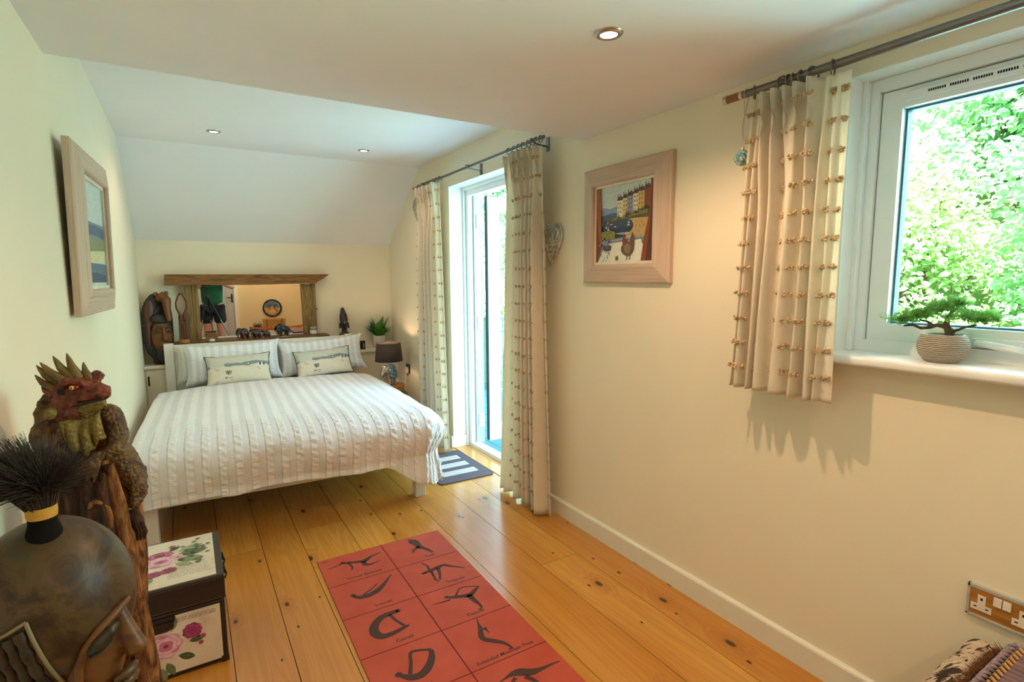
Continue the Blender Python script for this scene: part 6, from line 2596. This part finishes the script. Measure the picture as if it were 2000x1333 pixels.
mb.tube([(0, 0.026, 0.100), (0.0, 0.040, 0.112), (0, 0.060, 0.116)], [0.005, 0.004, 0.003], 8)
mb.tube([(0, -0.014, 0.086), (0.002, -0.032, 0.094), (0, -0.050, 0.104), (0, -0.072, 0.110)], [0.005, 0.004, 0.0035, 0.003], 8)
me = sculpt(mb, 0.0022, 2)
skin_obj('trunk', me, M_btrunk, bo)
M_ndl = leaf_mat('pine_needle', '#63a04a', '#86bf58', '#b4d97c')
r = random.Random(6)
for (cy, cz, ry, rz, cnt) in ((0.105, 0.112, 0.034, 0.016, 900), (0.062, 0.130, 0.038, 0.017, 1000), (0.015, 0.150, 0.038, 0.020, 1100), (-0.022, 0.164, 0.030, 0.020, 900), (-0.066, 0.130, 0.040, 0.020, 1100), (-0.096, 0.124, 0.022, 0.014, 420)):
    mb = MB()
    for k in range(cnt // 9):
        c = Vector((r.gauss(0, 0.55) * 0.030, cy + r.gauss(0, 0.5) * ry, cz + r.gauss(0, 0.35) * rz))
        up = Vector((r.gauss(0, .5), r.gauss(0, .6), 0.9)).normalized()
        for j in range(9):
            d = (up + Vector((r.gauss(0, .55), r.gauss(0, .55), r.gauss(0, .35)))).normalized()
            L = r.uniform(0.016, 0.029)
            s = d.orthogonal().normalized() * 0.0012
            mb.add([c - s, c + s, c + d * L], [(0, 1, 2)], False)
    mb.build('needle_pad', M_ndl, bo)
# ------------------------------------------------------------------ what the mirror shows: photographer, tripod, chest with ornaments, round picture
# the photographer stands behind the camera
pp = thing('person', 'person in green t-shirt and black shorts behind the tripod, seen in the mirror', 'person', (0.07, -0.47, 0))
M_skin = plain('skin', '#b9806a', 0.55, vary=0.06)
M_green = plain('green_tshirt', '#12502f', 0.85, vary=0.12, scale=10, bump=0.15, bscale=14)
M_short = plain('black_shorts', '#17171a', 0.85, vary=0.12, scale=10, bump=0.15, bscale=14)
M_hair = plain('grey_brown_hair', '#5a4a3e', 0.8)
M_shoe = plain('dark_shoe', '#2a2a2e', 0.6)


def skinned(name, verts, edges, radii, mat, parent, sub=2, root=0):
    me = bpy.data.meshes.new(name)
    me.from_pydata(verts, edges, [])
    o = bpy.data.objects.new(name, me)
    COL.objects.link(o)
    md = o.modifiers.new('skin', 'SKIN')
    md.use_smooth_shade = True
    for k, (d, q) in enumerate(zip(me.skin_vertices[0].data, radii)):
        d.radius = q if isinstance(q, tuple) else (q, q)
        d.use_root = (k == root)
    s = o.modifiers.new('sub', 'SUBSURF')
    s.levels = s.render_levels = sub
    dg = bpy.context.evaluated_depsgraph_get()
    dg.update()
    m2 = bpy.data.meshes.new_from_object(o.evaluated_get(dg))
    bpy.data.objects.remove(o)
    m2.polygons.foreach_set('use_smooth', [True] * len(m2.polygons))
    return skin_obj(name, m2, mat, parent)


# joints; the person faces +y, right arm lifted to the camera, elbow out
J = {'pelvis': (0, 0, 0.93), 'waist': (0, 0.01, 1.07), 'chest': (0, 0.0, 1.26), 'neckb': (0, 0.0, 1.43), 'neck': (0, 0.02, 1.50), 'head': (0, 0.05, 1.60), 'crown': (0, 0.045, 1.70),
     'shR': (0.165, 0.0, 1.39), 'elR': (0.36, 0.08, 1.235), 'wrR': (0.10, 0.30, 1.345), 'shL': (-0.165, 0.0, 1.39), 'elL': (-0.27, 0.11, 1.20), 'wrL': (-0.10, 0.30, 1.33),
     'hpR': (0.095, 0, 0.88), 'knR': (0.105, 0.03, 0.49), 'anR': (0.11, -0.01, 0.09), 'hpL': (-0.095, 0, 0.88), 'knL': (-0.105, 0.03, 0.49), 'anL': (-0.11, -0.01, 0.09)}
names = list(J)
E_ = [('pelvis', 'waist'), ('waist', 'chest'), ('chest', 'neckb'), ('neckb', 'neck'), ('neck', 'head'), ('head', 'crown'), ('chest', 'shR'), ('shR', 'elR'), ('elR', 'wrR'), ('chest', 'shL'), ('shL', 'elL'), ('elL', 'wrL'),
      ('pelvis', 'hpR'), ('hpR', 'knR'), ('knR', 'anR'), ('pelvis', 'hpL'), ('hpL', 'knL'), ('knL', 'anL')]
Rd = {'pelvis': (.15, .11), 'waist': (.14, .105), 'chest': (.15, .105), 'neckb': (.075, .07), 'neck': .052, 'head': (.072, .088), 'crown': (.060, .072), 'shR': .062, 'elR': .042, 'wrR': .028, 'shL': .062, 'elL': .042, 'wrL': .028,
      'hpR': .090, 'knR': .062, 'anR': .040, 'hpL': .090, 'knL': .062, 'anL': .040}
skinned('body', [J[n_] for n_ in names], [(names.index(a), names.index(b)) for a, b in E_], [Rd[n_] for n_ in names], M_skin, pp)
# t-shirt and shorts follow the body a little larger
S_ = ['pelvis', 'waist', 'chest', 'neckb', 'shR', 'eR', 'shL', 'eL']
JJ = dict(J, eR=(0.25, 0.045, 1.315), eL=(-0.225, 0.06, 1.29))
JJ['pelvis'] = (0, 0, 0.86)
skinned('tshirt', [JJ[n_] for n_ in S_], [(0, 1), (1, 2), (2, 3), (2, 4), (4, 5), (2, 6), (6, 7)], [(.185, .140), (.180, .135), (.172, .122), (.080, .078), .078, .066, .078, .066], M_green, pp)
skinned('shorts', [(0, 0, 0.95), (0.095, 0, 0.86), (0.108, 0.02, 0.70), (0.112, 0.028, 0.575), (-0.095, 0, 0.86), (-0.108, 0.02, 0.70), (-0.112, 0.028, 0.575)], [(0, 1), (1, 2), (2, 3), (0, 4), (4, 5), (5, 6)],
        [(.165, .125), .118, .112, .108, .118, .112, .108], M_short, pp)
for s in (-1, 1):
    mb = MB()
    mb.tube([(s * 0.11, -0.06, 0.04), (s * 0.112, 0.02, 0.05), (s * 0.118, 0.11, 0.035), (s * 0.12, 0.17, 0.028)], [0.036, 0.042, 0.040, 0.026], 12, flat=0.9)
    mb.ball((s * 0.11, -0.02, 0.07), (0.040, 0.05, 0.04), 12, 8)
    for k in range(len(mb.v)):
        x, y, z = mb.v[k]
        mb.v[k] = (x, y, max(z, 0.001))
    mb.build('shoe', M_shoe, pp)
    # hand: palm and five curled fingers
    wx, wy, wz = J['wrR'] if s > 0 else J['wrL']
    mb = MB()
    mb.ball((wx - s * 0.020, wy + 0.030, wz + 0.004), (0.036, 0.040, 0.020), 14, 9)
    for k in range(4):
        a = wx - s * (0.048 - k * 0.018)
        L = (0.060, 0.068, 0.064, 0.050)[k]
        mb.tube([(a, wy + 0.055, wz + 0.008), (a - s * 0.004, wy + 0.055 + L * 0.55, wz + 0.012), (a - s * 0.006, wy + 0.055 + L * 0.85, wz - 0.008), (a - s * 0.006, wy + 0.055 + L * 0.75, wz - 0.026)], [0.0092, 0.0085, 0.0078, 0.006], 8)
    mb.tube([(wx - s * 0.046, wy + 0.020, wz), (wx - s * 0.066, wy + 0.045, wz - 0.008), (wx - s * 0.062, wy + 0.072, wz - 0.016)], [0.012, 0.010, 0.007], 8)
    me = sculpt(mb, 0.005, 1)
    skin_obj('hand', me, M_skin, pp)
mb = MB()
mb.ball((0, 0.035, 1.655), (0.088, 0.098, 0.085), 20, 14)
for k in range(len(mb.v)):
    x, y, z = mb.v[k]
    if y > 0.085 and z < 1.69:
        mb.v[k] = (x, 0.085, z)
    mb.v[k] = (mb.v[k][0], mb.v[k][1], max(mb.v[k][2], 1.575))
mb.build('hair', M_hair, pp)
mb = MB()
mb.tube([(0, 0.128, 1.625), (0, 0.150, 1.598), (0, 0.138, 1.590)], [0.009, 0.014, 0.009], 9)
mb.build('nose', M_skin, pp)
for s in (-1, 1):
    mb = MB()
    mb.ball((s * 0.030, 0.126, 1.625), (0.011, 0.007, 0.007), 10, 7)
    mb.build('eye', M_white, pp)
    mb = MB()
    mb.ball((s * 0.074, 0.045, 1.605), (0.008, 0.018, 0.030), 10, 8)
    mb.build('ear', M_skin, pp)
mb = MB()
mb.tube([(-0.022, 0.130, 1.562), (0, 0.138, 1.560), (0.022, 0.130, 1.562)], [0.004, 0.006, 0.004], 8)
mb.build('mouth', plain('lips', '#9a5a50', 0.5), pp)

# ---- tripod with camera
tp = thing('tripod', 'black camera tripod standing between the mirror and the person', 'tripod', (0.0, -0.075, 0))
M_tb = plain('black_tripod_metal', '#1b1c1e', 0.35, 0.5)
M_tg = plain('grey_tripod_tube', '#74767a', 0.3, 0.8)
for k, (fx, fy) in enumerate(((0.47, 0.10), (-0.20, 0.22), (0.07, -0.33))):
    top, foot = Vector((0.02 * (1 if fx > 0 else -1), 0, 1.085)), Vector((fx, fy, 0.0))
    d = foot - top
    mb = MB()
    mb.use(M_tb).cyl(top, top + d * 0.36, 0.014, 12)
    mb.use(M_tg).cyl(top + d * 0.34, top + d * 0.66, 0.011, 12)
    mb.use(M_tb).cyl(top + d * 0.34, top + d * 0.37, 0.017, 12)
    mb.cyl(top + d * 0.64, top + d * 0.67, 0.015, 12)
    mb.use(M_tg).cyl(top + d * 0.66, top + d * 0.985, 0.0085, 12)
    mb.use(M_tb).ball(foot + Vector((0, 0, 0.012)), 0.012, 10, 8)
    mb.build('leg', None, tp)
mb = MB()
mb.lathe([(0.030, 1.06), (0.034, 1.075), (0.034, 1.10), (0.020, 1.11), (0.013, 1.12), (0.013, 1.24), (0.022, 1.245), (0.022, 1.26)], n=20)
mb.build('head_and_column', M_tb, tp)
mb = MB()
mb.box((-0.03, -0.03, 1.26), (0.03, 0.03, 1.272))
mb.build('mounting_plate', M_tg, tp, bevel=0.002)
cb = thing('camera_body', 'black camera mounted on the tripod head', 'camera', (0.0, -0.075, 1.3105))
mb = MB()
mb.box((-0.065, -0.032, -0.038), (0.065, 0.020, 0.035))
mb.box((-0.022, -0.03, 0.035), (0.022, 0.018, 0.058))
mb.build('body', M_tb, cb, bevel=0.006)
mb = MB()
mb.tube([(0.0, 0.020, 0.0), (0.0, 0.050, 0.0)], [0.033, 0.033], 24)
mb.build('lens_barrel', M_tb, cb)

# ---- low chest with ornaments against the wall behind
ch = thing('low_chest', 'low white painted chest under the ornaments, seen in the mirror', 'chest', (1.20, YF + 0.17, 0))
mb = MB()
mb.box((-0.56, -0.16, 0.02), (0.56, 0.15, 0.335))
mb.build('carcass', M_white, ch, bevel=0.004)
mb = MB()
mb.box((-0.575, -0.165, 0.335), (0.575, 0.165, 0.355))
mb.build('top', M_white, ch, bevel=0.004)
for s in (-1, 1):
    mb = MB()
    mb.box((s * 0.275 - 0.265, 0.15, 0.04), (s * 0.275 + 0.265, 0.162, 0.32))
    d_ = mb.build('drawer', M_white, ch, bevel=0.003)
    mb = MB()
    mb.ball((s * 0.275, 0.175, 0.19), 0.014, 10, 8)
    mb.build('knob', M_brass, d_)
M_hull = wood('orange_varnished_hull', [(0.3, '#a8501c'), (0.7, '#cf7a32')], 'X', 10, 5, 0.3)
bt = thing('wooden_boat', 'long orange varnished wooden boat lying on the low chest', 'model boat', (1.17, YF + 0.17, 0.3552))
mb = MB()


def hull(u, v):
    x = lerp(-0.50, 0.50, u)
    wv = 0.075 * (1 - abs(2 * u - 1) ** 2.6) + 0.004
    a = PI * v
    sheer = 0.030 * abs(2 * u - 1) ** 3
    return Vector((x, -wv * math.cos(a), 0.062 + sheer - 0.062 * math.sin(a) * (1 - 0.4 * abs(2 * u - 1) ** 4)))


mb.grid(hull, 40, 14)
o = mb.build('hull', M_hull, bt)
o.modifiers.new('t', 'SOLIDIFY').thickness = 0.006
mb = MB()
mb.box((-0.42, -0.055, 0.050), (0.42, 0.055, 0.058))
mb.build('deck', M_arch, bt)
tr_ = thing('keepsake_box', 'small honey coloured wooden trunk on top of the boat, under the round picture', 'box', (1.13, YF + 0.16, 0.4135))
M_hon = wood('honey_wood_trunk', [(0.3, '#a8702f'), (0.7, '#cf9a52')], 'X', 10, 5, 0.4)
mb = MB()
mb.box((-0.205, -0.05, 0), (0.205, 0.05, 0.125))
mb.build('trunk_body', M_hon, tr_, bevel=0.004)
mb = MB()
mb.box((-0.212, -0.055, 0.125), (0.212, 0.055, 0.175))
mb.build('trunk_lid', M_hon, tr_, bevel=0.006)
for x in (-0.14, 0.14):
    mb = MB()
    mb.box((x - 0.012, 0.050, 0.0), (x + 0.012, 0.057, 0.176))
    mb.build('strap', M_arch, tr_)
sh_ = thing('shell_ornament', 'rounded brown and silver ornament with ribs beside the small trunk', 'ornament', (0.815, YF + 0.17, 0.4135))
mb = MB()
mb.ball((0, 0, 0.058), (0.080, 0.050, 0.058), 22, 14)
mb.build('shell', plain('silver_brown_shell', '#6b5648', 0.3, 0.4, vary=0.4, scale=40), sh_)
for k in range(7):
    mb = MB()
    a = -1.05 + k * 0.35
    mb.tube([(math.sin(a) * 0.02, 0.02, 0.115), (math.sin(a) * 0.06, 0.045, 0.085), (math.sin(a) * 0.082, 0.035, 0.04)], 0.005, 6)
    mb.build('rib', M_sil, sh_)
rp = thing('round_picture', 'round black framed picture on the wall above the small trunk', 'picture', (1.118, YF + 0.002, 0.795))
mb = MB()
mb.lathe([(0.150, 0.0), (0.182, 0.0), (0.182, 0.018), (0.172, 0.026), (0.158, 0.024), (0.150, 0.010)], n=48, cap=False)
o = mb.build('frame', M_bull, rp, rot=(R(-90), 0, 0))
mb = MB()
mb.use(plain('white_mount', '#e6e2da', 0.6)).lathe([(0.153, 0.004), (0.153, 0.008), (0.0, 0.008)], n=48)
for k, (col, pts) in enumerate([('#66798a', oval(0, 0, 0.138, 0.138, 40)), ('#4d5c6c', oval(-0.05, 0.05, 0.05, 0.035)), ('#43566a', oval(0.06, 0.055, 0.04, 0.03)),
                                ('#c98f5a', [(0.138 * math.cos(a), 0.138 * math.sin(a)) for a in [R(178 + k * 184 / 24) for k in range(25)]]),
                                ('#5a3c24', oval(0.0, -0.03, 0.062, 0.062, 20, 0, PI)), ('#e0b878', oval(0.0, -0.06, 0.05, 0.04)), ('#d9a566', oval(0.0, -0.02, 0.045, 0.05, 16, 0, PI)),
                                ('#6a4526', [(0.02, 0.03), (0.11, -0.075), (0.098, -0.085), (0.012, 0.018)])]):
    mb.use(art('r' + str(k), col))
    # the face looks along +y once the disc is turned upright
    mb.add([(a, -b, 0.0085 + 0.0002 * k) for a, b in pts], [tuple(range(len(pts)))[::-1]], False)
o = mb.build('painted_disc', None, rp, rot=(R(-90), 0, 0))
